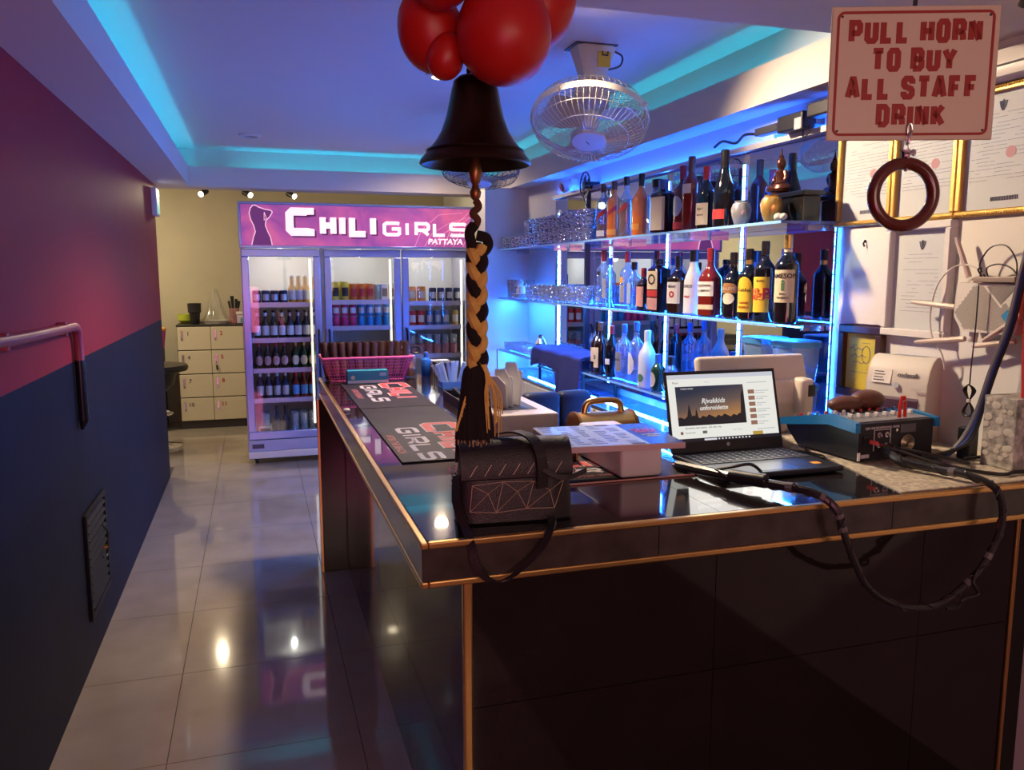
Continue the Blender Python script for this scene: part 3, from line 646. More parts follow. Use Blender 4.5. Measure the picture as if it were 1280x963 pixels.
# outline emblem: figure with raised arms
body = [(.085, .0), (.10, .06), (.115, .10), (.105, .145), (.085, .19), (.075, .24), (.085, .275), (.10, .295), (.12, .30), (.145, .285), (.19, .27), (.235, .262), (.245, .25), (.225, .215), (.195, .185), (.19, .15), (.205, .105), (.225, .06), (.235, .0)]
bx = [(X0+p[0]+.005, HZ+.022+p[1]) for p in body]
MB().prism(bx, yb-.001, yb+.002, 'y').build('emblem_body', mat('emblem_dark', (.10, .02, .10), .5, emit=(.22, .05, .20), es=.55), sp)
stroke('emblem_outline', [bx], .006, litp, .002)
stroke('emblem_outline', [[(X0+.19, HZ+.27), (X0+.205, HZ+.225), (X0+.187, HZ+.21), (X0+.19, HZ+.27)]], .004, litp, .0025)
for k in range(7):  # printed light streaks
    a = random.uniform(-.1, .5); x1 = X0+1.35+.08*k
    stroke('streak', [[(x1, HZ+.025), (x1+.06, HZ+.12+a*.1), (x1+.20, HZ+.20+a*.2), (min(x1+.40, X0+1.81), HZ+.26+a*.1)]], .0022, mat('streak_pink', (.8, .4, .5), .5, emit=(1, .40, .5), es=.7), -.0005)

# ---- fridge contents
def beer(glass, lab, band, label, grp, loc, shape='rect', capm=capk, h=.222):
    return bottle(loc, label, glass, h, .029, h*.50, h*.2, .0125, cap=capm, capl=.012, labels=[(lab, shape, .03, .105, 1.15)], neck=band, rz=0, cat='bottle', name='beer_bottle', group=grp, seg=12)
def can(m, top, label, grp, loc, r=.032, h=.12, lab=None):
    t = thing('drink_can', label, 'can', loc, 0, grp)
    MB().loft([(r*.8, 0), (r, .008), (r, h-.012), (r*.82, h-.002)], 16).build('body', m, t, True)
    MB().loft([(r*.83, h-.002), (r*.83, h), (r*.7, h), (r*.7, h-.003)], 16).build('lid', top, t, True)
    if lab: MB().patch(r, cst(h*.25), cst(h*.7), .8).build('label', lab, t, True)
    return t
def run(p, pts):
    p.location = pts[0]
    for q in pts[1:]: dup(p, q)
y = FY+.125
R1 = lambda xs_, z, dy=0: [(x, y+dy, z+.0005) for x in xs_]
silv_c = mat('can_aluminium', (.6, .6, .62), .3, .9)
def both(mk, xs_, z, back=True):
    P = R1(xs_, z)
    if back: P += R1(xs_, z, .075)+R1(xs_, z, .15)
    run(mk, P)
navy = mat('navy_bottle', (.01, .015, .05), .1, coat=.5)
bcan = mat('navy_can', (.02, .03, .10), .3, .4)
both(can(bcan, silv_c, 'navy blue can on the top shelf of the left fridge door', 'navy cans, left door top shelf', (0, 0, 0), .033, .105, silv), [.01, .078, .146, .214], 1.27)
yb_ = mat('golden_beer', (.70, .36, .04), .08, coat=.5)
both(beer(yb_, wl, capg, 'golden beer bottle with white label on the top shelf of the left fridge door', 'golden bottles, left door top shelf', (0, 0, 0), capm=capw), [.282, .335, .388, .441], 1.27)
both(beer(dk, wl, wl, 'brown beer bottle with white label on the second shelf of the left fridge door', 'white label bottles, left door second shelf', (0, 0, 0)), [.005, .068, .131, .194], .99)
both(beer(navy, wl, silv, 'blue-black beer bottle with white label on the second shelf of the left fridge door', 'blue bottles, left door second shelf', (0, 0, 0)), [.257, .320, .383, .446], .99)
both(beer(dk, pinkl, redlab, 'brown beer bottle with oval red label on the third shelf of the left fridge door', 'oval red label bottles, left door third shelf', (0, 0, 0), 'oval', capr), [.010, .075, .140, .205], .75)
both(beer(grn, cream, capg, 'green beer bottle with round cream label on the third shelf of the left fridge door', 'green bottles, left door third shelf', (0, 0, 0), 'oval'), [.29, .355, .42], .75)
both(beer(mat('bright_green_glass', (.15, .5, .05), .1), cream, capg, 'bright green bottle at the right end of the third shelf of the left fridge door', 'bright green bottles, left door third shelf', (0, 0, 0)), [.465-.003], .75, False)
both(beer(navy, silv, wl, 'dark bottle with silver label on the fourth shelf of the left fridge door', 'silver label bottles, left door fourth shelf', (0, 0, 0)), [.010, .075, .14, .205], .51)
both(beer(redl, mat('blue_label', (.1, .3, .65), .6), redlab, 'red-brown bottle with blue label on the fourth shelf of the left fridge door', 'blue label bottles, left door fourth shelf', (0, 0, 0)), [.285, .350, .415], .51)
both(beer(navy, dkb, capk, 'black bottle on the bottom shelf of the left fridge door', 'black bottles, left door bottom shelf', (0, 0, 0)), [.13, .195], .225, False)
both(tumbler(.034, .16, 'clear pint glass on the bottom shelf of the left fridge door', 'pint glasses, left door bottom shelf'), [.27, .34, .41, .04], .225)
t = thing('cigarette_carton', 'small printed carton on the bottom shelf of the left fridge door', 'carton', (.035, FY+.11, .2255))
t.location.y = FY+.085; MB().box(-.05, .05, -.012, .012, 0, .07, .001).build('body', mat('tan_card', (.5, .42, .3), .7), t); MB().box(-.04, .04, -.0135, -.0122, .02, .05).build('label', dkb, t)
# middle door
both(can(mat('yellow_can', (.75, .58, .06), .3), silv_c, 'yellow and black can on the top shelf of the middle fridge door', 'yellow cans, middle door', (0, 0, 0), .034, .155, dkb), [.62, .695], 1.285)
both(can(mat('orange_can', (.75, .22, .05), .3), silv_c, 'orange can on the top shelf of the middle fridge door', 'orange cans, middle door', (0, 0, 0), .031, .14, redlab), [.765, .832, .899], 1.285)
both(tumbler(.026, .13, 'small clear water bottle shaped glass on the top shelf of the middle fridge door', 'clear glasses, middle door'), [.96], 1.285)
def carton(m, lab, label, grp, w_=.06, h=.14):
    t = thing('drink_carton', label, 'carton', (0, 0, 0), 0, grp)
    MB().box(-w_/2, w_/2, -w_/2, w_/2, 0, h, .004, 1).build('body', m, t); MB().box(-w_*.35, w_*.35, -w_/2-.001, -w_/2-.0002, h*.25, h*.72).build('label', lab, t)
    return t
run(carton(paper, mat('brown_print', (.25, .18, .15), .7), 'white drink carton on the top shelf of the middle fridge door', 'white cartons, middle door'), R1([1.01+.005, 1.078], 1.285))
pinkc = mat('pink_can', (.65, .04, .18), .3, .3); bluec = mat('blue_can', (.03, .28, .70), .3, .3)
for z_, h_, k in ((1.075, .085, 'lower layer'), (1.1615, .10, 'upper layer')):
    both(can(pinkc, silv_c, 'pink can in the %s on the second shelf of the middle fridge door' % k, 'pink cans, middle door, '+k, (0, 0, 0), .031, h_, wl if k[0] == 'u' else None), [.62, .688, .756], z_, False)
    both(can(bluec, silv_c, 'blue can in the %s on the second shelf of the middle fridge door' % k, 'blue cans, middle door, '+k, (0, 0, 0), .031, h_, silv if k[0] == 'u' else None), [.824, .892, .960, 1.028], z_, False)
both(can(paper, redlab, 'white paper cup with red rim on the third shelf of the middle fridge door', 'white cups, middle door', (0, 0, 0), .036, .15, pinkl), [.80, .878, .956, 1.034], .78, False)
t = thing('gray_box', 'small gray box at the left of the third shelf of the middle fridge door', 'box', (.665, y, .7805)); MB().box(-.05, .05, -.04, .04, 0, .10, .003).build('body', silv, t); MB().box(-.05, .05, -.0415, -.0402, .03, .06).build('label', greenlab, t)
# right door
both(can(orl, cream, 'orange cup on the top shelf of the right fridge door', 'orange cups, right door', (0, 0, 0), .036, .13, cream), [1.245, 1.325], 1.27, False)
both(can(bcan, silv_c, 'dark blue can on the top shelf of the right fridge door', 'dark cans, right door', (0, 0, 0), .032, .12, silv), [1.42, 1.49, 1.56, 1.63], 1.27, False)
both(can(mat('red_can', (.55, .03, .04), .3, .3), silv_c, 'red can on the second shelf of the right fridge door', 'red cans, right door', (0, 0, 0), .033, .13, wl), [1.245, 1.317], 1.07)
both(can(mat('steel_blue_can', (.12, .22, .5), .3, .5), silv_c, 'blue and silver can on the second shelf of the right fridge door', 'blue silver cans, right door', (0, 0, 0), .032, .13, silv), [1.389, 1.459, 1.529], 1.07, False)
both(can(mat('gold_can', (.55, .40, .12), .3, .6), silv_c, 'gold can at the right end of the second shelf of the right fridge door', 'gold can, right door', (0, 0, 0), .032, .13, wl), [1.61], 1.07, False)
pk = thin_glass('pink_glassware', (.9, .6, .68), .05, .12, .35, (.85, .35, .40))
def pglass():
    o = MB().loft([(.030, 0), (.034, .09), (.0335, .09), (.028, .01)], 14, cap1=True).build('tumbler', pk, None, True); return tag(o, 'pink printed tumbler on the third shelf of the right fridge door', 'glass', 'pink tumblers, right door')
P = R1([1.245+.07*i for i in range(6)], .83)+R1([1.245+.07*i for i in range(6)], .83, .08)
run(pglass(), P)
def pglass2():
    o = MB().loft([(.030, 0), (.034, .075), (.0335, .075), (.028, .01)], 14, cap1=True).build('tumbler', glassware, None, True); return tag(o, 'clear tumbler stacked above the pink tumblers in the right fridge door', 'glass', 'clear stacked tumblers, right door')
run(pglass2(), [(x, yy, z_+.0905) for x, yy, z_ in P])
# ================================================================ THINGS ON THE COUNTER
CT = .9855
mat_m = mat('black_rubber_mat', (.020, .013, .024), .6, noise=.35, nscale=9, bump=.15, bscale=500, spec=.25)
FLAT = Matrix(((0, 0, 1, 0), (-1, 0, 0, 0), (0, -1, 0, 0), (0, 0, 0, 1)))
mred = mat('mat_red_print', (.62, .06, .07), .6); mwhite = mat('mat_white_print', (.62, .58, .64), .6); mpale = mat('mat_dull_red_print', (.50, .14, .14), .6)
def bar_mat(loc, w_, l_, lab, logo=(-.22, .03), k=1.0, rot=FLAT):
    t = thing('bar_mat', lab, 'mat', loc)
    MB().box(-w_/2, w_/2, -l_/2, l_/2, 0, .004, .0015).build('rubber', mat_m, t)
    def flat(name, lines, wd, m, d):
        mb = MB()
        for l in lines: mb.ribbon(l, wd, -.0046-d, -.0038-d)
        mb.xf(rot).build(name, m, t)
    x, z = logo
    c = letters('C', x, z, .11*k, .085*k, .05, 0)+letters('HILI', x+.15*k, z-.002, .065*k, .075*k, .05, .035*k)
    flat('letters_outline', c, .036*k, mwhite, 0); flat('letters', c, .027*k, mred, .0003)
    flat('letters', letters('GIRLS', x+.05*k, z-.095*k, .075*k, .052*k, .05, .028*k), .014*k, mwhite, 0)
    me = text('letters', 'AFTER THE BEACH', .030*k, mpale, t, ext=.0003, off=.001)
    me.data.transform(Matrix.Rotation(0, 4, 'X')); q = (rot @ Matrix.Rotation(PI/2, 4, 'X')).to_euler(); me.rotation_euler = q
    v = rot @ Vector((x+.27*k, -.0042, z-.135*k)); me.location = v
    return t
bar_mat((.515, 3.495, CT), .30, .78, 'black bar mat with red and white lettering, far one by the pink basket', (-.30, .035), 1.1)
bar_mat((.515, 2.63, CT), .30, .93, 'black bar mat with red and white lettering, nearer one beside the tassel', (-.08, .02), 1.1)
FRONT = Matrix(((1, 0, 0, 0), (0, 0, 1, 0), (0, -1, 0, 0), (0, 0, 0, 1)))
bar_mat((.84, 1.95, CT), .46, .28, 'black bar mat under the white plastic box with the menu board', (-.20, .02), .75, FRONT)
MB().box(-.225, .225, -.1405, -.1388, .0005, .0046).build('border', pinkl, [o for o in C.objects if o.name.startswith('bar_mat')][-1])

# pink basket with upright brown tubes
bk = mat('pink_plastic', (.62, .09, .30), .35)
t = thing('plastic_basket', 'pink plastic basket at the far end of the counter', 'basket', (.505, 4.02, CT))
wx0, wx1, wy0, wy1, hh = .175, .215, .085, .105, .115
m = MB().box(-wx0, wx0, -wy0, wy0, 0, .004)
m.build('bottom', bk, t)
def side(p0, p1, q0, q1, n):
    m = MB(); p0, p1, q0, q1 = map(Vector, (p0, p1, q0, q1))
    for i in range(n+1):
        u = i/n; m.tube([p0.lerp(p1, u), q0.lerp(q1, u)], .0026, 4)
    for j in range(8):
        v = j/7; m.tube([p0.lerp(q0, v), p1.lerp(q1, v)], .0026, 4)
    return m.build('mesh_side', bk, t, kind='stuff')
A_, B_, C_, D_ = (-wx0, -wy0, .003), (wx0, -wy0, .003), (wx0, wy0, .003), (-wx0, wy0, .003)
a_, b_, c_, d_ = (-wx1, -wy1, hh), (wx1, -wy1, hh), (wx1, wy1, hh), (-wx1, wy1, hh)
side(A_, B_, a_, b_, 30); side(B_, C_, b_, c_, 14); side(C_, D_, c_, d_, 30); side(D_, A_, d_, a_, 14)
MB().tube([Vector(p) for p in (a_, b_, c_, d_)], .007, 8, True).build('rim', bk, t, True)
tubm = mat('dark_brown_leather', (.035, .010, .008), .5, bump=.3); tubi = mat('brown_cork', (.22, .10, .05), .7)
def cup(lab): 
    q = thing('bill_cup', lab, 'cup', (0, 0, 0), 0, 'brown cups in the pink basket')
    MB().loft([(.017, 0), (.019, .175), (.017, .178), (.0165, .172), (.015, .06), (.001, .06)], 12, cap1=False).build('body', tubm, q, True)
    MB().loft([(.0182, .02), (.0189, .10)], 12, cap0=False, cap1=False).build('band', tubi, q, True)
    return q
c0 = cup('tall dark brown cup standing in the pink basket'); first = True
for j in range(2):
    for i in range(11):
        o = c0 if first else dup(c0); first = False
        o.location = (.505-.178+.0356*i, 3.985+.06*j, CT+.008); o.rotation_euler = ((random.uniform(-.05, .05)), (-.12+.024*i), 0)
t = thing('tissue_carton', 'turquoise carton lying in front of the pink basket', 'carton', (.49, 3.845, .9900))
MB().box(-.095, .095, -.03, .03, .0, .062, .002).build('body', mat('turquoise_card', (.02, .28, .40), .5), t)
MB().box(-.0945, .0945, -.0312, -.0302, .003, .016).build('white_band', paper, t)
MB().box(.055, .085, -.0312, -.0302, .035, .05).build('print', mat('pale_blue_print', (.3, .55, .7), .6), t)
MB().loft([(.010, 0), (.010, .001)], 12).xf(Matrix.Translation((-.07, -.0302, .03)) @ Matrix.Rotation(PI/2, 4, 'X')).build('print', cream, t)
# jar with spare masks, bottle, cigarette packs, straws
t = thing('glass_jar', 'glass jar of brown sticks at the corner of the far bar mat', 'jar', (.725, 4.03, CT))
MB().loft([(.036, 0), (.040, .01), (.040, .10), (.034, .12)], 18, cap1=False).build('glass', clear, t, True)
MB().loft([(.030, .008), (.036, .05), (.030, .11)], 9).build('contents', mat('caramel_sticks', (.45, .17, .06), .5), t)
t = thing('sunglasses', 'black and white party glasses resting on the glass jar', 'glasses', (.725, 4.03, CT+.123), .0)
for s in (-1, 1):
    MB().tube([(s*.028+.024*math.cos(a), -.03, .018+.017*math.sin(a)) for a in [2*PI*i/14 for i in range(14)]], .005, 6, True).build('rim', blackp if s > 0 else paper, t, True)
    MB().tube(smooth_path([(s*.052, -.03, .022), (s*.056, .0, .022), (s*.05, .06, .004)]), .003, 6).build('temple', blackp, t, True)
MB().tube(smooth_path([(-.01, -.03, .02), (0, -.033, .026), (.01, -.03, .02)]), .003, 6).build('bridge', blackp, t, True)
bottle((.812, 4.04, CT), 'small translucent blue bottle beside the glass jar', mat('blue_gel', (.02, .14, .6), .15), .125, .024, .085, .015, .010, cap=capb, capl=.02, rz=0, cat='bottle', name='gel_bottle')
for i in range(6):
    t = thing('cigarette_pack', ('red and white packet in the row behind the straws', 'brown and white packet next to the red one behind the straws', 'tan packet third in the row behind the straws', 'brown packet fourth in the row behind the straws', 'tan packet fifth in the row behind the straws', 'brown packet at the right end of the row behind the straws')[i], 'packet', (.895, 4.11-.030*i, CT), 0)
    MB().box(-.045, .045, -.0125, .0125, 0, .075, .001).build('body', [redlab, capbr, cream, capbr, cream, capbr][i], t); MB().box(-.0452, .0452, -.0127, .0127, .055, .0755).build('lid', paper if i < 2 else dkb, t)
t = thing('straw_box', 'low clear box holding wrapped straws', 'box', (.86, 3.62, CT))
MB().box(-.07, .07, -.06, .06, 0, .003).box(-.07, .07, -.06, -.057, .003, .03).box(-.07, .07, .057, .06, .003, .03).box(-.07, -.067, -.057, .057, .003, .03).box(.067, .07, -.057, .057, .003, .03).build('tray', pl, t)
stw = mat('straw_wrapper', (.62, .70, .78), .6)
o0 = tag(MB().box(-.007, .007, -.003, .003, 0, .115, .001).build('wrapped_straw', stw), 'pale wrapped straw fanned out of the low clear box', 'straw', 'wrapped straws')
for i in range(14):
    o = o0 if i == 0 else dup(o0); o.location = (.86-.05+.0077*i, 3.60+.012*(i % 4), CT+.004); o.rotation_euler = (.12*(i % 3-1), -.5+.09*i, .2*(i % 2))
# napkin box
t = thing('napkin_box', 'pale box with white napkins standing in its slot', 'box', (.82, 2.62, CT), 0)
MB().box(-.104, .104, -.19, .19, 0, .070, .006).build('body', mat('pinkish_white_plastic', (.66, .58, .54), .4), t)
MB().box(-.06, .06, -.10, .14, .0702, .0715).build('slot', darkgray, t)
for i, (x, r) in enumerate(((-.03, -.10), (-.005, -.03), (.025, .10))):
    m = MB().prism([(-.05, 0), (.05, 0), (.045, .10+.02*i), (-.01, .105+.02*i), (-.05, .08)], -.002, .002, 'x').prism([(-.045, 0), (.048, 0), (.04, .095+.02*i), (-.045, .085+.015*i)], .003, .006, 'x')
    o = m.build('paper_napkin', paper); o.location = (.82+x-.02, 2.60+.02*i, CT+.072); o.rotation_euler = (0, r, .35)
    tag(o, ('leftmost white paper napkin standing in the box slot', 'middle white paper napkin standing in the box slot', 'tallest white paper napkin leaning right in the box slot')[i], 'napkin')
t = thing('utensil_tray', 'black tray with dark tools behind the napkin box', 'tray', (.82, 3.14, CT))
MB().box(-.09, .09, -.14, .14, 0, .004).box(-.09, .09, -.14, -.135, .004, .035).box(-.09, .09, .135, .14, .004, .035).box(-.09, -.085, -.135, .135, .004, .035).box(.085, .09, -.135, .135, .004, .035).build('tray', blackp, t)
for i in range(3): 
    o = MB().tube([(-.05+.045*i, -.10, .0), (-.04+.045*i, .0, .01), (-.05+.045*i, .10, .03)], [.008, .006, .010], 8).build('bar_tool', (blackp, steel, blackp)[i], None, True); o.location = (.82, 3.14, CT+.0145)
    tag(o, ('black handled bar tool, left one in the black tray', 'steel bar spoon in the middle of the black tray', 'black handled bar tool, right one in the black tray')[i], 'tool')
# white box + menu board
t = thing('storage_box', 'white rounded plastic box supporting the menu board', 'box', (.915, 1.96, .9905))
MB().box(-.058, .058, -.145, .145, 0, .094, .010, 3).build('body', whitep, t, True)
t = thing('menu_board', 'flat board with blue printed drinks list lying on the white box', 'menu', (.835, 1.845, 1.0852), -.09)
MB().box(-.165, .150, -.13, .13, 0, .014, .001).build('board', mat('pinkish_board_edge', (.55, .42, .42), .4), t)
bp_ = mat('menu_sheet', (.55, .64, .78), .25); bdk = mat('menu_dark_blue', (.03, .04, .35), .25)
MB().box(-.163, .060, -.128, .128, .0142, .0148).build('sheet', bp_, t); MB().box(.060, .148, -.128, .128, .0142, .0148).build('dark_sheet', bdk, t)
mi = mat('menu_ink', (.05, .14, .45), .5); m = MB()
for c_ in range(5):
    for r_ in range(13):
        if random.random() < .12: continue
        x0 = -.155+c_*.043; y0 = .115-r_*.018; m.box(x0, x0+random.uniform(.016, .034), y0-.004, y0+.003, .0149, .0152)
m.build('printed_lines', mi, t, kind='stuff')
m = MB()
for x, y in ((-.155, .118), (.0, .118), (.018, -.118)): m.box(x, x+.035, y-.007, y+.007, .0149, .0154)
m.build('headings', mat('menu_heading', (.02, .03, .12), .5), t, kind='stuff')
for s, y, sz, mm in (('CHILI', .04, .028, mat('pink_print', (.7, .08, .35), .5)), ('GIRLS', .015, .022, mat('pink_print', (.7, .08, .35), .5)), ('cocktails', -.02, .014, paper), ('menu', -.04, .014, paper)):
    text('letters', s, sz, mm, t, (.104, y, .0152), rot=(0, 0, 0), ext=.0003, off=.0005)
# gold clutch-like holder with handle
t = thing('gold_caddy', 'gold barrel-shaped box with an arched handle behind the menu board', 'box', (1.0, 2.255, CT))
P = [(-.058, 0), (.058, 0), (.060, .046)]+[(.060*math.cos(a), .046+.052*math.sin(a)) for a in [PI*i/12 for i in range(1, 12)]]+[(-.060, .046)]
MB().prism([(a, b) for a, b in P], -.088, .088, 'x').build('barrel', gold, t, True)
for s in (-1, 1): MB().prism([(a*1.06, b*1.04) for a, b in P], s*.092-.004, s*.092+.004, 'x').build('end_rim', mat('bronze_rim', (.45, .20, .06), .3, 1), t, True)
MB().tube(smooth_path([(-.062, 0, .094), (-.056, 0, .120), (-.035, 0, .132), (.035, 0, .132), (.056, 0, .120), (.062, 0, .094)], 5), .010, 10).build('handle', gold, t, True)
# swivel chair behind the bar
nv = mat('navy_upholstery', (.012, .020, .060), .5)
t = thing('office_chair', 'dark navy padded chair behind the bar', 'chair', (1.22, 3.25, 0), .1)
MB().box(-.16, .01, -.04, .03, .66, 1.0, .025, 3).box(.005, .16, -.04, .03, .66, 1.0, .025, 3).build('backrest', nv, t, True)
MB().box(-.20, .20, .03, .45, .60, .67, .025, 3).build('seat', nv, t, True)
MB().tube([(0, .24, .06), (0, .24, .60)], .022, 12).build('pedestal', chrome, t, True); MB().tube([(0, .02, .70), (0, .0, .62), (0, .10, .595)], .014, 8).build('back_support', blackp, t, True)
for k in range(5):
    a = 2*PI*k/5; MB().tube([(0, .24, .08), (.24*math.cos(a), .24+.24*math.sin(a), .055)], [.018, .012], 8).ball((.24*math.cos(a), .24+.24*math.sin(a), .026), .025, 2).build('leg', blackp, t, True)

# handbag
t = thing('handbag', 'black quilted handbag with geometric lines at the counter corner', 'handbag', (.506, 1.605, CT), -.08)
m = MB(); rings = []
for z, hx, hy in ((0, .120, .040), (.004, .124, .044), (.07, .120, .042), (.14, .112, .034), (.165, .108, .022), (.168, .104, .014)):
    e = 6; ring = []
    for i in range(28):
        a = 2*PI*(i+.5)/28; ca, sa = math.cos(a), math.sin(a); k = 1/((abs(ca)**e+abs(sa)**e)**(1/e)); ring.append(Vector((hx*k*ca, hy*k*sa, z)))
    rings.append(ring)
m.rings(rings).build('body', leather, t, True)
fl = smooth_path([(0, .036, .120), (0, .030, .150), (0, .016, .171), (0, -.012, .172), (0, -.034, .158), (0, -.046, .130), (0, -.0485, .112), (0, -.0485, .098)], 4)
m = MB(); rows_ = []
for xx in (-.118, -.116, .0, .116, .118): rows_.append([Vector((xx*(1-.0*p.z), p.y, p.z)) for p in fl]+[Vector((xx, p.y*.94+.0, p.z-.003)) for p in fl[::-1]])
m.rings(rows_).build('flap', leather, t, True)
lm = mat('worn_foil_line', (.42, .33, .22), .4, .3); m = MB(); seglist = []
nodes = [(-.095, .085), (-.062, .066), (-.030, .090), (.0, .068), (.035, .088), (.07, .066), (.10, .088), (-.10, .03), (-.045, .025), (.02, .03), (.08, .028)]
for a_, b_ in ((0, 1), (1, 2), (2, 3), (3, 4), (4, 5), (5, 6), (0, 7), (1, 7), (1, 8), (2, 8), (3, 8), (3, 9), (4, 9), (5, 9), (5, 10), (6, 10), (7, 8), (8, 9), (9, 10), (0, 2), (2, 4)):
    (x0, z0), (x1, z1) = nodes[a_], nodes[b_]; m.tube([(x0, -.0440+.013*0, z0), (x1, -.0440, z1)], .0008, 4)
m.build('pattern_lines', lm, t, kind='stuff')
m = MB()
for i in range(7): m.tube([(-.10+.03*i, -.0497, .105), (-.085+.03*i, -.0480, .128)], .0007, 4)
m.build('pattern_lines', lm, t, kind='stuff')
ring = MB().tube([(.008*math.cos(a), 0, .008*math.sin(a)) for a in [2*PI*i/14 for i in range(14)]], .0016, 6, True).build('ring', steel, t, True); ring.location = (-.128, 0, .11)
m = MB()
for i in range(6): m.tube([(.005*math.cos(a), .002*(i % 2), .005*math.sin(a)-.011*i) for a in [2*PI*j/10 for j in range(10)]], .0012, 5, True)
o = m.build('chain', steel, t, True); o.location = (-.127, -.01, .10)
ring2 = MB().tube([(.009*math.cos(a), .009*math.sin(a)*.3, .012*math.sin(a)) for a in [2*PI*i/14 for i in range(14)]], .0018, 6, True).build('ring', steel, t, True); ring2.location = (.131, -.004, .09)
def strap(path, wd, name, th=.002):
    P = [Vector(p) for p in path]; m = MB(); rg = []
    for i, p in enumerate(P):
        tdir = (P[min(i+1, len(P)-1)]-P[max(i-1, 0)]).normalized(); wv = Vector(wd if not callable(wd) else wd(i/len(P)))
        nv_ = tdir.cross(wv).normalized()*th
        rg.append([p+wv+nv_, p-wv+nv_, p-wv-nv_, p+wv-nv_])
    return m.rings(rg).build(name, leather, t, True)
strap(smooth_path([(-.07, .018, .172), (-.03, .01, .180), (.01, -.008, .186), (.035, -.035, .176), (.045, -.055, .15), (.05, -.058, .12), (.05, -.056, .075)], 5), (.012, .004, 0), 'handle_strap')
strap(smooth_path([(.05, -.057, .115), (.08, -.066, .100), (.11, -.064, .098), (.15, -.04, .104)], 5), (0, .002, .005), 'handle_strap')
strap(smooth_path([(-.122, -.012, .10), (-.130, -.055, .055), (-.118, -.095, .012), (-.112, -.128, -.012), (-.103, -.140, -.055), (-.075, -.146, -.082), (-.045, -.146, -.080), (-.005, -.142, -.055), (.03, -.136, -.022), (.055, -.110, .010), (.07, -.060, .012)], 5), (.0075, -.003, .002), 'shoulder_strap')
t = thing('menu_shade_block', 'small dark brown upright case standing in for shade under the menu board', 'case', (.80, 2.06, .9900), .1)  # dark block built where only shade lies under the menu board
MB().box(-.03, .03, -.02, .02, 0, .08, .006).build('body', wood_dark, t, True); MB().box(.026, .031, -.021, .021, .0, .081).build('trim', capg, t)
o = MB().loft([(.011, 0), (.013, .002), (.013, .008), (.008, .011)], 14).build('bottle_cap', whitep, None, True); o.location = (.312, 3.08, CT); tag(o, 'small white cap on the counter edge beside the far mats', 'cap')

# laptop
t = thing('laptop', 'open dark laptop showing a video page', 'laptop', (1.273, 1.985, .9858), .0)
body_m = mat('laptop_dark', (.030, .032, .045), .35, .4)
MB().box(-.182, .182, -.262, .0, .003, .017, .004).build('base', body_m, t)
for x in (-.15, .15): MB().box(x-.02, x+.02, -.24, -.225, 0, .003).build('foot', blackp, t)
kw = mat('key_gray', (.05, .05, .06), .5)
m = MB()
for r_ in range(6):
    for c_ in range(15):
        x0 = -.166+c_*.0222; y0 = -.035-r_*.0185
        if r_ == 5 and 3 < c_ < 9:
            if c_ == 4: m.box(x0, x0+.108, y0-.0155, y0, .0171, .0188)
            continue
        m.box(x0, x0+.0190, y0-.0155, y0, .0171, .0188)
m.build('keyboard', kw, t, kind='stuff')
m = MB()
for r_ in range(5):
    for c_ in range(15): m.box(-.166+c_*.0222+.005, -.166+c_*.0222+.011, -.035-r_*.0185-.010, -.035-r_*.0185-.004, .0189, .0191)
m.build('key_legends', inkp, t, kind='stuff')
MB().box(-.055, .055, -.245, -.17, .0171, .0174).build('touchpad', mat('touchpad', (.025, .028, .05), .25), t)
MB().box(-.16, -.12, -.25, -.235, .0171, .0174).build('sticker', silv, t); MB().box(.12, .145, -.22, -.20, .0171, .0174).build('sticker', orl, t)
TILT = Matrix.Translation((0, -.002, .016)) @ Matrix.Rotation(-.27, 4, 'X')
def scr(name, m, *b, mb=None): return MB().box(*b).xf(TILT).build(name, m, t)
MB().box(-.182, .182, 0, .006, 0, .232, .002).xf(TILT).build('lid', blackp, t)
def em(name, c, s): return mat(name, (.01, .01, .01), .3, emit=c, es=s)
scr('screen', em('screen_white', (.86, .86, .80), .92), -.174, .172, -.0008, 0, .040, .222)
scr('page_header', em('screen_header', (.62, .64, .72), .9), -.174, .172, -.0012, -.0009, .210, .222)
scr('taskbar', em('screen_black', (.01, .01, .015), 1), -.174, .172, -.0012, -.0009, .030, .040)
vm = bpy.data.materials.new('dusk_video'); vm.use_nodes = True; nt = vm.node_tree; b = nt.nodes['Principled BSDF']; tc = nt.nodes.new('ShaderNodeTexCoord'); sp_ = nt.nodes.new('ShaderNodeSeparateXYZ'); nt.links.new(tc.outputs['Generated'], sp_.inputs[0])
cr = nt.nodes.new('ShaderNodeValToRGB'); ad = nt.nodes.new('ShaderNodeMath'); ad.operation = 'MULTIPLY_ADD'; ad.inputs[1].default_value = -.35; nt.links.new(sp_.outputs[0], ad.inputs[0]); nt.links.new(sp_.outputs[2], ad.inputs[2]); nt.links.new(ad.outputs[0], cr.inputs[0])
E_ = cr.color_ramp; E_.elements[0].position = 0; E_.elements[0].color = (.42, .20, .07, 1); E_.elements[1].position = .75; E_.elements[1].color = (.018, .030, .060, 1); e = E_.elements.new(.35); e.color = (.13, .09, .08, 1)
nt.links.new(cr.outputs[0], b.inputs['Emission Color']); b.inputs['Emission Strength'].default_value = .9; b.inputs['Base Color'].default_value = (.01, .01, .01, 1)
scr('video', vm, -.152, .068, -.0014, -.0010, .076, .188)
dkv = em('video_dark', (.010, .010, .014), 1)
m = MB().prism([(-.152, .076), (.068, .076), (.068, .10)]+[(.068-.22*i/22, .096+.012*((i*7) % 5)/5) for i in range(1, 22)]+[(-.152, .10)], -.0018, -.0015, 'y')
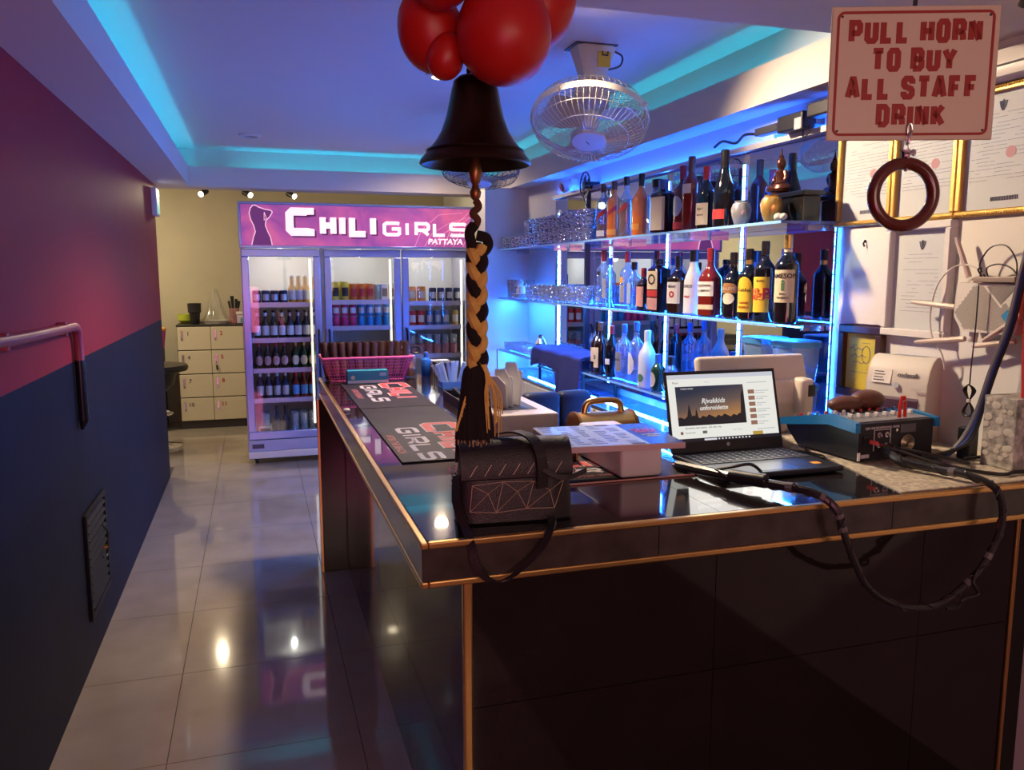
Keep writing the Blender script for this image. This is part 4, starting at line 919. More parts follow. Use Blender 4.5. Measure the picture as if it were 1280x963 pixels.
m.prism([(-.125, .09), (-.105, .09), (-.114, .138)], -.0021, -.0018, 'y').prism([(-.10, .09), (-.085, .09), (-.092, .125)], -.0021, -.0018, 'y').prism([(.050, .09), (.068, .09), (.068, .18), (.058, .16)], -.0021, -.0018, 'y'); m.xf(TILT).build('silhouettes', dkv, t)
wv_ = em('video_white', (.75, .72, .68), .9)
def stx(s, size, x, z, mm, **k):
    o = text('screen_text', s, size, mm, t, ext=.0002, **k); o.rotation_euler = (0, 0, 0); o.data.transform(TILT @ Matrix.Translation((x, -.0022, z)) @ Matrix.Rotation(PI/2, 4, 'X')); o.location = (0, 0, 0)
stx('Rjvukkids', .020, -.035, .144, wv_, shear=.25, off=.0004); stx('unforoidette', .018, -.035, .124, wv_, shear=.25, off=.0004); stx('STUDIO MUSIC', .006, -.115, .181, wv_)
gi = em('screen_ink', (.12, .12, .13), 1); gl_ = em('screen_pale_ink', (.45, .45, .45), 1)
stx('Music', .008, -.15, .199, gi); stx('search', .006, -.05, .199, gl_)
stx('Rjvukkids unforoidette - full video clip', .0075, -.075, .069, gi); stx('channel name', .006, -.118, .056, gi); stx('5,432   Share', .006, .035, .058, gl_)
scr('button', gi, -.078, -.064, -.0014, -.0009, .052, .060); scr('avatar', em('avatar', (.2, .08, .06), 1), -.148, -.140, -.0014, -.0009, .052, .060)
m = MB()
for i in range(6):
    zz = .165-.018*i; m.box(.083, .104, -.0014, -.0009, zz-.006, zz+.006)
m.xf(TILT).build('thumbnails', em('thumbnail', (.28, .14, .09), 1), t)
m = MB()
for i in range(6):
    for j in range(2): m.box(.108, .108+(.045 if j == 0 else .03)-(i % 3)*.006, -.0014, -.0009, .167-.018*i-j*.006-.001, .167-.018*i-j*.006+.001)
m.box(.083, .15, -.0014, -.0009, .191, .193); m.box(.10, .16, -.0014, -.0009, .055, .057); m.xf(TILT).build('text_lines', gl_, t)
scr('thumbnail', em('thumbnail_gold', (.45, .30, .05), 1), .085, .118, -.0014, -.0009, .040, .050)
m = MB()
for i in range(10): m.box(-.03+.011*i, -.025+.011*i, -.0016, -.0012, .033, .037)
m.box(-.075, -.035, -.0016, -.0012, .0325, .0375); m.xf(TILT).build('taskbar_icons', em('icon_white', (.7, .7, .75), 1), t)
MB().loft([(.0048, 0), (.0048, .0006)], 16).xf(TILT @ Matrix.Translation((0, -.0004, .018)) @ Matrix.Rotation(PI/2, 4, 'X')).build('emblem', silv, t); stx('hp', .006, 0, .0185, blackp, shear=.2)
light('laptop_glow', 'AREA', (1.273, 1.93, 1.12), .35, (1, .97, .9), (1.273, 1.3, 1.0), shape='RECTANGLE', size=.3, size_y=.17)

# cable snake over the counter edge
cab = mat('black_cable', (.012, .012, .013), .4); sleeve = mat('spiral_sleeve', (.02, .02, .022), .3); lav = mat('lavender_cable', (.35, .22, .38), .5)
t = thing('cable_bundle', 'black spiral-wrapped cable bundle hanging over the counter front', 'cable', (1.2, 1.5, CT))
def rel(P): return [(x-1.2, y-1.5, z-CT) for x, y, z in P]
main = smooth_path(rel([(1.04, 1.86, 1.003), (1.10, 1.66, 1.010), (1.14, 1.58, 1.012), (1.18, 1.50, 1.012), (1.215, 1.464, .985), (1.235, 1.455, .93), (1.265, 1.45, .86), (1.31, 1.45, .79), (1.40, 1.45, .735), (1.50, 1.45, .722), (1.57, 1.45, .75), (1.635, 1.45, .80), (1.68, 1.45, .87), (1.69, 1.45, .935), (1.678, 1.464, .99), (1.66, 1.53, 1.008), (1.64, 1.62, 1.006), (1.61, 1.70, 1.012), (1.62, 1.765, 1.03)]), 6)
rad = [.0125-.005*math.sin(PI*i/len(main)) for i in range(len(main))]
MB().tube(main, rad, 9).build('sleeved_bundle', sleeve, t, True)
hx = []
for i, p in enumerate(main[:-1]):
    for j in range(4):
        q = Vector(p).lerp(Vector(main[i+1]), j/4); a = (i+j/4)*1.1; d = (Vector(main[i+1])-Vector(p)).normalized(); u_ = d.orthogonal().normalized(); v_ = d.cross(u_)
        hx.append(q+(u_*math.cos(a)+v_*math.sin(a))*(rad[i]+.0005))
MB().tube(hx, .0022, 4).build('spiral_wrap', mat('glossy_black_wrap', (.03, .03, .03), .2), t, True)
MB().tube(smooth_path(rel([(1.63, 1.45, .80), (1.60, 1.435, .775), (1.615, 1.432, .745), (1.575, 1.435, .735), (1.565, 1.44, .715), (1.53, 1.44, .715)]), 5), .004, 6).build('loose_cable', cab, t, True)
MB().tube(smooth_path(rel([(1.06, 1.80, .993), (1.10, 1.76-.06, 1.03), (1.15, 1.69, 1.035), (1.16, 1.66, 1.015), (1.12, 1.66, 1.006), (1.07, 1.70, 1.0)]), 6), .004, 6).build('cable_tie_loop', cab, t, True)
MB().tube(smooth_path(rel([(1.05, 1.90, .994), (1.06, 1.80, 1.0), (1.09, 1.69, 1.0)]), 6), .005, 6).build('lavender_cable', lav, t, True)
MB().tube([rel([(1.09, 1.685, 1.012)])[0], rel([(1.13, 1.60, 1.0165)])[0]], .017, 10).build('connector', blackp, t, True)
mk = mat('pale_wrap_mark', (.12, .11, .11), .4)
for i in (14, 20, 26, 29, 62, 68, 92): MB().tube([main[i], main[i+1]], rad[i]+.0018, 8).build('pale_tape', mk, t, True)

# audio mixer
t = thing('audio_mixer', 'black audio mixer with blue side cheeks and rear jacks', 'mixer', (1.545, 1.785, .9885), .06)
bx_m = mat('mixer_black', (.014, .014, .018), .4); bl_m = mat('mixer_blue', (.01, .17, .42), .3); tp_m = mat('mixer_panel', (.20, .21, .23), .4)
MB().prism([(0, .006), (0, .108), (.10, .112), (.30, .070), (.285, .045), (.24, .006)], .004, .272, 'x').build('housing', bx_m, t)
for s, x0, x1 in ((0, -.014, .003), (1, .273, .290)):
    MB().prism([(-.006, .085), (-.006, .112), (.10, .122), (.315, .076), (.315, .056), (.10, .092)], x0, x1, 'x').build('side_cheek', bl_m, t)
for x in (.03, .245):
    for y in (.02, .22): MB().loft([(.012, 0), (.012, .0055)], 10).xf(Matrix.Translation((x, y, 0))).build('foot', blackp, t)
m = MB().prism([(.012, .1092), (.10, .1125), (.298, .0712), (.298, .0725), (.10, .1145), (.012, .1112)], .010, .266, 'x').build('top_panel', tp_m, t)
kn = [('white_knob', mat('white_knob', (.6, .6, .6), .4)), ('red_knob', mat('red_knob', (.5, .03, .03), .4)), ('blue_knob', mat('blue_knob', (.05, .2, .5), .4))]
kb = None
for r_ in range(5):
    for c_ in range(8):
        y = .12+.035*r_; z = .1145-(y-.10)*.207; x = .03+.031*c_
        if kb is None or True:
            mm = kn[(r_+c_ // 3) % 3][1]; key = 'knob'+mm.name
            if key not in mesh_cache: o = MB().loft([(.0065, 0), (.006, .004), (.0045, .014), (.003, .0145)], 10).build('knob', mm, t, True); mesh_cache[key] = o.data
            else: o = bpy.data.objects.new('knob', mesh_cache[key]); C.objects.link(o); o.parent = t
            o.location = (x, y, z)
for i in range(8): o = MB().box(-.004, .004, -.008, .008, 0, .012, .002).build('fader', kn[0][1], t); o.location = (.03+.031*i, .06, .1135)
Y_ = -.0012
def face(name, m, x0, x1, z0, z1, d=.001): return MB().box(x0, x1, Y_-d, Y_+.001, z0, z1).build(name, m, t)
text('lettering', 'DJM 1000 PROFESSIONAL MIXER', .0085, inkp, t, (.085, Y_-.0005, .094), off=.0003)
face('jack_frame', inkp, .056, .116, .087, .089); face('jack_frame', inkp, .056, .058, .03, .087); face('jack_frame', inkp, .114, .116, .03, .087)
for x in (.072, .099):
    for z in (.074, .046): MB().loft([(.008, 0), (.008, .004), (.004, .004), (.004, .012), (.002, .012)], 12).xf(Matrix.Translation((x, Y_, z)) @ Matrix.Rotation(PI/2, 4, 'X')).build('jack', chrome, t, True)
face('power_socket', blackp, .018, .048, .045, .075, .003); face('barcode_label', inkp, .014, .042, .012, .022); face('white_sticker', paper, .002, .011, .006, .028)
face('vent_plate', mat('gray_vent', (.10, .10, .11), .4), .150, .205, .075, .098)
for i in range(5): MB().tube([(.178+(.005+.0045*i)*math.cos(a), Y_-.0015, .044+(.005+.0045*i)*math.sin(a)) for a in [2*PI*j/24 for j in range(24)]], .0012, 5, True).build('fan_guard_ring', mat('brass_wire', (.5, .4, .28), .35, .9), t, True)
face('screw', chrome, .133, .141, .080, .088, .0015)
for x0, z0, s in ((.075, .046, 1), (.10, .046, 1.2), (.085, .030, .8), (.035, .06, .9)):
    MB().tube([(x0, -.012, z0), (x0, -.035, z0-.001)], .006, 8).build('plug', (redlab if x0 < .08 else darkgray), t, True)
MB().box(.085, .20, .10, .19, .116, .118).build('cloth_pad', darkgray, t)
t2 = thing('leather_pouch', 'brown leather pouch lying on top of the audio mixer', 'pouch', (1.68, 1.955, 1.0975), .15)
MB().ball((-.045, 0, .026), .05, 3, (1.25, .75, .5)).build('body', mat('brown_leather', (.10, .035, .02), .45, bump=.4), t2, True); MB().ball((.045, .0, .032), .05, 3, (1.2, .8, .62)).build('body_fold', mat('brown_leather', (.10, .035, .02)), t2, True)
t3 = thing('red_clamp', 'red spring clamp standing on the audio mixer', 'clamp', (1.718, 1.815, 1.1025), .2)
for s in (-1, 1): MB().tube(smooth_path([(s*.012, 0, 0), (s*.010, 0, .035), (s*.004, 0, .06)]), [.005]*11, 6).build('jaw', mat('red_plastic', (.55, .03, .02), .35), t3, True)
MB().tube([(-.008, 0, .045), (.014, 0, .048)], .004, 6).build('spring', steel, t3, True)
# cables out of the mixer, across the granite and up the wall
def cable(lab, P, r, m=cab, name='cable'):
    o = MB().tube(smooth_path(P, 6), r, 7).build(name, m, None, True); return tag(o, lab, 'cable')
cable('black audio cable looping from the mixer jacks over the granite', [(1.615, 1.74, 1.035), (1.66, 1.70, 1.02), (1.72, 1.66, 1.0), (1.76, 1.60, .9945), (1.80, 1.55, .9945), (1.855, 1.56, .9945), (1.95, 1.53, .9945), (1.99, 1.52, .9945)], .005)
cable('thin black cable running from the mixer to the right over the counter', [(1.64, 1.745, 1.033), (1.68, 1.69, 1.028), (1.74, 1.655, 1.015), (1.80, 1.66, 1.0), (1.83, 1.70, .996), (1.86, 1.72, .996), (1.96, 1.72, .996)], .0045)
cable('dark cable curling beside the mixer foot', [(1.60, 1.74, 1.03), (1.61, 1.70, 1.0), (1.65, 1.665, .9945), (1.70, 1.70, .9945), (1.75, 1.72, .9945)], .0035)
cable('thin black laptop lead between laptop and mixer', [(1.462, 1.95, .993), (1.49, 1.93, .9925), (1.51, 1.88, .9925), (1.49, 1.85, .9925), (1.47, 1.86, .9925)], .003)
for i in range(5):
    d = .005*i
    cable(('thick gray cable rising along the red cloth to the upper right', 'black cable rising behind the gray one at the right edge', 'blue cable rising along the right wall', 'black cable nearest the stone-patterned box rising at right', 'black cable leaving the mixer area toward the upper right')[i],
          [(1.76-d*2, 1.755-d, .9975+d*.2), (1.80, 1.74-d, 1.00+d), (1.845+d*.5, 1.725-d, 1.05), (1.878+d*.3, 1.715-d*.6, 1.13), (1.898+d*.25, 1.70-d*.6, 1.24), (1.915+d*.25, 1.675-d*.6, 1.36), (1.935+d*.2, 1.665-d*.6, 1.50), (1.955+d*.2, 1.66-d*.6, 1.62)], (.0075, .005, .0055, .005, .0045)[i], (mat('gray_cable', (.10, .10, .12), .4), cab, mat('blue_cable', (.02, .06, .30), .4), cab, cab)[i])
# printer
t = thing('label_printer', 'white rounded label printer standing behind the mixer', 'printer', (1.843, 2.105, .9885), -1.22)
P = [(.20, 0), (.20, .20)]+[(.15-.15*math.sin(a)+.0, .16+.10*math.cos(a)) for a in [PI/2*i/8 for i in range(-2, 9)]]+[(0, 0)]
P = [(.215, 0), (.215, .225), (.20, .245), (.15, .26), (.11, .258), (.07, .245), (.035, .22), (.012, .18), (.004, .13), (0, .10), (0, 0)]
P = [(a*.50, b) for a, b in P]
MB().prism(P, .0, .185, 'x').build('shell', mat('ivory_plastic', (.66, .64, .58), .35), t, True)
for x0, x1 in ((-.004, .0), (.185, .189)): MB().prism([(a*1.0, b*1.0) for a, b in P], x0, x1, 'x').build('side_wall', mat('ivory_side', (.60, .52, .45), .4), t, True)
MB().prism([(-.002, .055), (-.002, .128), (.006, .142), (.006, .05)], .02, .165, 'x').build('paper_slot', mat('purple_gray_slot', (.10, .05, .09), .3), t)
PT = Matrix.Translation((0, .0085, .188)) @ Matrix.Rotation(-.30, 4, 'X')
MB().box(.015, .075, -.0025, .0, -.014, .030).xf(PT).build('sticker', paper, t)
for i in range(4): MB().box(.02, .05+.005*(i % 2), -.0032, -.0024, .020-.009*i, .023-.009*i).xf(PT).build('sticker_line', ink, t)
o = text('lettering', 'codesoft', .018, ink, t, off=.0007, shear=.2); o.rotation_euler = (0, 0, 0); o.data.transform(PT @ Matrix.Translation((.125, -.003, .016)) @ Matrix.Rotation(PI/2, 4, 'X'))
o = text('lettering', 'H-200', .011, inkp, t); o.rotation_euler = (0, 0, 0); o.data.transform(PT @ Matrix.Translation((.160, -.003, -.026)) @ Matrix.Rotation(PI/2, 4, 'X'))
MB().loft([(.010, 0), (.010, .002), (.007, .002)], 16).xf(PT @ Matrix.Translation((.095, -.001, -.018)) @ Matrix.Rotation(PI/2, 4, 'X')).build('button', silv, t, True)
MB().box(.05, .15, .065, .085, .2535, .2605).build('top_slot', silv, t)
# cash terminal seen from behind
t = thing('cash_terminal', 'white cash register screen seen from behind the laptop', 'terminal', (1.56, 2.24, CT), 0)
PM = mat('terminal_white', (.70, .64, .56), .35)
MB().box(-.10, .10, -.02, .10, 0, .03, .008, 2).build('base', PM, t, True)
MB().box(-.09, .16, .03, .075, .03, .17, .012, 3).build('stand', PM, t, True)
MB().box(-.205, .205, -.018, .018, -.10, .075, .014, 3).xf(Matrix.Translation((0, .07, .175)) @ Matrix.Rotation(-.30, 4, 'X')).build('display_back', PM, t, True)
MB().box(.135, .185, -.015, .05, .05, .175, .014, 3).build('card_reader', PM, t, True); MB().box(.158, .1865, -.017, .03, .115, .155, .003).build('reader_window', blackp, t)
MB().box(-.006, .006, -.021, -.018, .02, .026).xf(Matrix.Translation((0, .07, .175)) @ Matrix.Rotation(-.30, 4, 'X')).build('emblem', silv, t)
# right edge objects
t = thing('stone_print_box', 'box with gray pebble print standing at the right end of the counter', 'box', (1.868, 1.585, .9885), 0)
MB().box(0, .12, 0, .10, 0, .19, .002).build('body', mat('pebble_print', (.32, .31, .28), .6, noise=.6, nscale=45), t)
for k in range(22):
    a, b_ = random.uniform(.01, .11), random.uniform(.012, .18); o = MB().ball((a, -.001, b_), random.uniform(.007, .014), 2, (1, .1, .8)).build('pebble_motif', mat('pebble_tone', (.48, .46, .40), .6), t)
    a, b_ = random.uniform(.01, .09), random.uniform(.012, .18); o = MB().ball((-.001, a, b_), random.uniform(.007, .014), 2, (.1, 1, .8)).build('pebble_motif', mat('pebble_tone', (.48, .46, .40), .6), t)
m = MB(); rg = []
for i in range(12):
    z = .19+.42*i/11; rg.append([Vector((.015+.10*u+(.02 if i > 8 else 0), .02+.012*math.sin(u*12+i*.3), z)) for u in [j/10 for j in range(11)]]+[Vector((.015+.10*u, .045+.012*math.sin(u*12+i*.3), z)) for u in [j/10 for j in range(10, -1, -1)]])
o = m.rings(rg).build('red_cloth', mat('red_fabric', (.38, .012, .015), .85), None, True); o.location = (1.893, 1.565, .9885); tag(o, 'red cloth hanging above the pebble-print box at the right edge', 'cloth')
t = thing('power_adapter', 'black power adapter standing on the granite at right', 'adapter', (1.885, 1.745, .9885), .2); MB().box(-.022, .022, -.018, .018, 0, .09, .004).build('body', blackp, t); MB().tube(smooth_path([(0, 0, .09), (.01, 0, .12), (.0, -.03, .14)]), .003, 6).build('lead', cab, t, True)
# ================================================================ HANGING THINGS
# bell
bm_ = mat('dark_bronze_bell', (.045, .028, .018), .32, .85)
t = thing('bar_bell', 'large dark bronze bell hanging above the counter', 'bell', (.400, 1.50, 1.700))
MB().loft([(.100, 0), (.104, .003), (.101, .010), (.094, .018), (.088, .026), (.086, .028), (.074, .042), (.063, .060), (.054, .085), (.048, .110), (.043, .135), (.039, .150), (.030, .158), (.012, .161),
           (.010, .155), (.030, .150), (.038, .13), (.047, .085), (.056, .055), (.070, .034), (.090, .010), (.098, .001)], 48, cap0=False, cap1=False).build('bell_body', bm_, t, True)
MB().tube([(.0893*math.cos(a), .0893*math.sin(a), .0255) for a in [2*PI*i/48 for i in range(48)]], .0022, 6, True).build('raised_ring', bm_, t, True)
MB().tube([(.012*math.cos(a), 0, .168+.012*math.sin(a)) for a in [2*PI*i/20 for i in range(20)]], .004, 6, True).build('hanger_loop', bm_, t, True)
MB().tube([(0, 0, .176), (0, 0, .44)], .003, 6).build('hanging_cord', blackp, t)
MB().loft([(.003, .15), (.004, .02), (.010, .005), (.013, -.012), (.009, -.03), (.006, -.034), (.007, -.040), (.011, -.048), (.009, -.058), (.004, -.064)], 16).build('clapper', mat('worn_brass', (.28, .13, .05), .35, .8), t, True)
# braided pull and tassel
ropek = mat('black_yarn', (.012, .009, .008), .95, bump=.8, bscale=500); ropey = mat('mustard_yarn', (.72, .53, .12), .9, bump=.8, bscale=500); ropeb = mat('brown_rope', (.09, .035, .015), .85, bump=.8, bscale=400)
t = thing('bell_pull', 'braided black and yellow bell pull with a black tassel', 'bell pull', (.400, 1.50, 1.637))
MB().tube(smooth_path([(0, 0, 0), (.006, .0, -.012), (-.006, 0, -.024), (.004, 0, -.036), (-.002, 0, -.05)]), .007, 8).build('knot', ropeb, t, True)
MB().tube(smooth_path([(-.002, 0, -.045), (-.012, 0, -.06), (-.008, 0, -.085), (-.010, 0, -.115)]), .010, 8).build('dark_cord', ropek, t, True)
MB().tube(smooth_path([(.0, -.008, -.065), (.018, -.01, -.07), (.022, -.004, -.085), (.010, -.002, -.098), (-.004, -.004, -.10)]), .010, 8).build('dark_knot', ropek, t, True)
z0, z1, per = -.085, -.315, .092
for k, (mm, rr) in enumerate(((ropek, .0115), (ropey, .0105), (ropey, .0105))):
    P = []
    for i in range(91):
        z = z0+(z1-z0)*i/90; th = 2*PI*(z0-z)/per+2*PI*k/3
        P.append((.0105*math.sin(th)+.002, .0075*math.sin(2*th), z))
    MB().tube(P, rr, 8).build('braid_strand', mm, t, True)
m = MB(); rings = []
for z, r in ((-.305, .010), (-.318, .020), (-.335, .024), (-.37, .028), (-.41, .033), (-.445, .037), (-.452, .036)):
    ring = []
    for i in range(72):
        a = 2*PI*i/72; q = r*(1+.05*math.sin(a*18+z*40)+.03*math.sin(a*31)); ring.append(Vector((q*math.cos(a)*1.0-.004, q*.75*math.sin(a), z)))
    rings.append(ring)
m.rings(rings).build('tassel_skirt', ropek, t, True)
m = MB()
for i in range(110):
    a = random.uniform(0, 2*PI); r0 = .024; r1 = .037*random.uniform(.7, 1.06); zz = -.452+random.uniform(-.012, .003)
    m.tube([(r0*math.cos(a)-.004, r0*.76*math.sin(a), -.34), ((r0+r1)/2*math.cos(a)*1.03-.004, (r0+r1)/2*.79*math.sin(a), -.40), (r1*math.cos(a)-.004, r1*.78*math.sin(a), zz)], .0011, 4)
m.build('tassel_threads', ropek, t, kind='stuff')
m = MB()
for i in range(26):
    x1 = .030+random.uniform(-.022, .010); zz = random.uniform(-.45, -.37)
    m.tube(smooth_path([(.006+random.uniform(-.006, .006), -.012, -.298), (.016+random.uniform(-.006, .004), -.024, -.325), (x1, -.027-random.uniform(0, .004), -.36), (x1+.004, -.028, zz)], 3), .0011, 4)
for i in range(14):
    m.tube(smooth_path([(-.026, -.014, -.385+random.uniform(-.02, .02)), (-.035-random.uniform(0, .004), -.012, -.41), (-.041-random.uniform(0, .005), -.008, -.435)], 3), .0010, 4)
m.build('yellow_threads', ropey, t, kind='stuff')
m = MB()
for i in range(60):
    a = random.uniform(0, 2*PI); r1 = .036*random.uniform(.3, 1.0); m.tube([(r1*math.cos(a)-.004, r1*.78*math.sin(a), -.450), (r1*1.08*math.cos(a)-.004, r1*.8*math.sin(a), -.462+random.uniform(-.004, .004))], .0012, 4)
m.build('frayed_tips', mat('tan_yarn', (.45, .30, .14), .9), t, kind='stuff')
# balloons
brd = mat('red_latex', (.44, .011, .008), .38)
def balloon(c, r, lab, tilt=(0, 0), k=1.12):
    t = thing('balloon', lab, 'balloon', c, 0, 'red balloons above the bell')
    t.rotation_euler = (tilt[0], tilt[1], 0)
    pr = [(.0001, -r*k)]+[(r*math.sin(a), -r*k*math.cos(a) if a < PI/2 else -r*1.22*k*math.cos(a)*(1-.0*a)) for a in [PI*i/16 for i in range(1, 15)]]+[(r*.10, r*1.24*k)]
    MB().loft(pr, 28).build('skin', brd, t, True)
    MB().loft([(r*.05, r*1.22*k), (r*.11, r*1.30*k), (r*.10, r*1.31*k)], 12).build('knot', brd, t, True)
balloon((.424, 1.395, 1.903), .0815, 'largest red balloon, front one just above the bell', (0, 0), 1.0)
balloon((.322, 1.50, 1.925), .060, 'red balloon left of the largest one', (.3, -.4))
balloon((.335, 1.455, 1.875), .033, 'smallest red balloon squeezed between two larger ones', (.2, .2))
balloon((.312, 1.40, 2.005), .060, 'red balloon at the top left of the bunch', (.5, -.3))
balloon((.520, 1.50, 1.985), .066, 'red balloon at the top right of the bunch', (.2, .5))
# hanging sign and pull ring
t = thing('hanging_sign', 'square cream sign with red capital lettering hanging at top right', 'sign', (1.063, 1.15, 1.832), -.35)
sgm = mat('cream_sign_board', (.60, .54, .39), .38); rs = mat('sign_red', (.30, .014, .010), .5)
MB().box(-.137, .137, -.002, .002, -.108, .108, .0015, 1).build('board', sgm, t)
def rr(hx, hz, r): 
    o = []
    for cx_, cz_, a0 in ((hx-r, hz-r, 0), (-hx+r, hz-r, PI/2), (-hx+r, -hz+r, PI), (hx-r, -hz+r, 1.5*PI)):
        o += [(cx_+r*math.cos(a0+PI/2*i/5), cz_+r*math.sin(a0+PI/2*i/5)) for i in range(6)]
    return o
m = MB(); m.ribbon(rr(.126, .098, .010)+[rr(.126, .098, .010)[0]], .0042, -.0030, -.0021); m.build('border_line', rs, t)
SG = {'P': [[(0, 0), (0, 1), (.8, 1), (1, .88), (1, .55), (.8, .43), (0, .43)]], 'U': [[(0, 1), (0, .12), (.2, 0), (.8, 0), (1, .12), (1, 1)]], 'L': [[(0, 1), (0, 0), (.95, 0)]], 'H': [[(0, 0), (0, 1)], [(1, 0), (1, 1)], [(0, .5), (1, .5)]],
      'O': [[(.5, 1), (.2, 1), (0, .86), (0, .14), (.2, 0), (.8, 0), (1, .14), (1, .86), (.8, 1), (.5, 1)]], 'R': [[(0, 0), (0, 1), (.8, 1), (1, .88), (1, .58), (.8, .46), (0, .46)], [(.6, .46), (.95, .3), (1, 0)]], 'N': [[(0, 0), (0, 1)], [(0, 1), (1, 0)], [(1, 0), (1, 1)]],
      'T': [[(-.1, 1), (1.1, 1)], [(.5, 1), (.5, 0)]], 'B': [[(0, 0), (0, 1), (.75, 1), (.95, .88), (.95, .62), (.75, .52), (0, .52)], [(.6, .52), (.8, .50), (1, .38), (1, .12), (.8, 0), (0, 0)]], 'Y': [[(-.08, 1), (.5, .45), (1.08, 1)], [(.5, .5), (.5, 0)]],
      'A': [[(-.08, 0), (.42, 1), (.58, 1), (1.08, 0)], [(.15, .26), (.85, .26)]], 'S': [[(1, .72), (1, .88), (.8, 1), (.2, 1), (0, .88), (0, .66), (.15, .56), (.85, .44), (1, .34), (1, .12), (.8, 0), (.2, 0), (0, .12), (0, .28)]], 'F': [[(0, 0), (0, 1), (.95, 1)], [(0, .5), (.8, .5)]],
      'D': [[(0, 0), (0, 1), (.7, 1), (1, .84), (1, .16), (.7, 0), (0, 0)]], 'I': [[(0, 0), (0, 1)]], 'K': [[(0, 0), (0, 1)], [(1.05, 1), (.05, .42)], [(.35, .55), (1.08, 0)]]}
def block_line(s, z, parent, m_, w_=.0132, h=.029, wd=.0094, gap=.0127, space=.013):
    def cw(ch): return 0 if ch == 'I' else w_
    tot = sum((space if ch == ' ' else cw(ch))+(gap if i < len(s)-1 and ch != ' ' and s[i+1] != ' ' else 0) for i, ch in enumerate(s))+gap*2*s.count(' ')*.5
    x = -tot/2; mb = []
    for i, ch in enumerate(s):
        if ch == ' ': x += space+gap; continue
        q = MB()
        for l in SG[ch]: q.ribbon([(x+p[0]*cw(ch), z+p[1]*h) for p in l], wd, -.0031-.00003*i, -.0021)
        q.build('letter', m_, parent); x += cw(ch)+(gap if i < len(s)-1 and s[i+1] != ' ' else 0)
for s, z in (('PULL HORN', .053), ('TO BUY', .008), ('ALL STAFF', -.037), ('DRINK', -.082)): block_line(s, z, t, rs)
for x in (-.12, .12):
    for z in (-.092, .092): MB().loft([(.002, 0), (.002, .001)], 10).xf(Matrix.Translation((x, -.002, z)) @ Matrix.Rotation(PI/2, 4, 'X')).build('hole', blackp, t)
MB().tube([(-.0, .006, .108), (0, .006, .308)], .0035, 6).build('hanging_cord', blackp, t)
t = thing('pull_ring', 'dark varnished wooden ring on a short chain below the sign', 'ring', (1.057, 1.146, 1.634), -.25)
MB().tube([(.052*math.cos(a), 0, .052*math.sin(a)) for a in [2*PI*i/48 for i in range(48)]], .0105, 14, True).build('ring', mat('varnished_wood', (.10, .022, .012), .18, coat=.6), t, True)
def link(c, s, vert, name='chain_link'):
    P = []
    for i in range(18):
        a = 2*PI*i/18; u, v = .0045*s*math.cos(a), .011*s*math.sin(a)
        P.append((c[0]+(u if vert else 0), c[1]+(0 if vert else u), c[2]+v))
    MB().tube(P, .0018*s, 6, True).build(name, steel, t, True)
link((.001, 0, .055), 1.35, False); link((0, 0, .077), 1, True); link((.002, 0, .092), .9, False); link((.004, 0, .107), .9, True)
MB().tube([(.0, 0, .062), (.0, .0, .074)], .007, 8).ball((.012, 0, .070), .006, 1).build('hook', chrome, t, True)
MB().tube(smooth_path([(-.010, 0, .075), (-.004, -.006, .068), (.006, -.006, .068), (.014, 0, .066)]), .003, 6).build('clasp', chrome, t, True)
t = thing('black_horn', 'black horn mounted under the ceiling at the top right corner', 'horn', (1.345, 1.15, 1.975))
MB().loft([(.020, .165), (.020, .06), (.034, .03), (.045, 0), (.042, .002), (.030, .03)], 20, cap1=False).build('body', blackp, t, True)

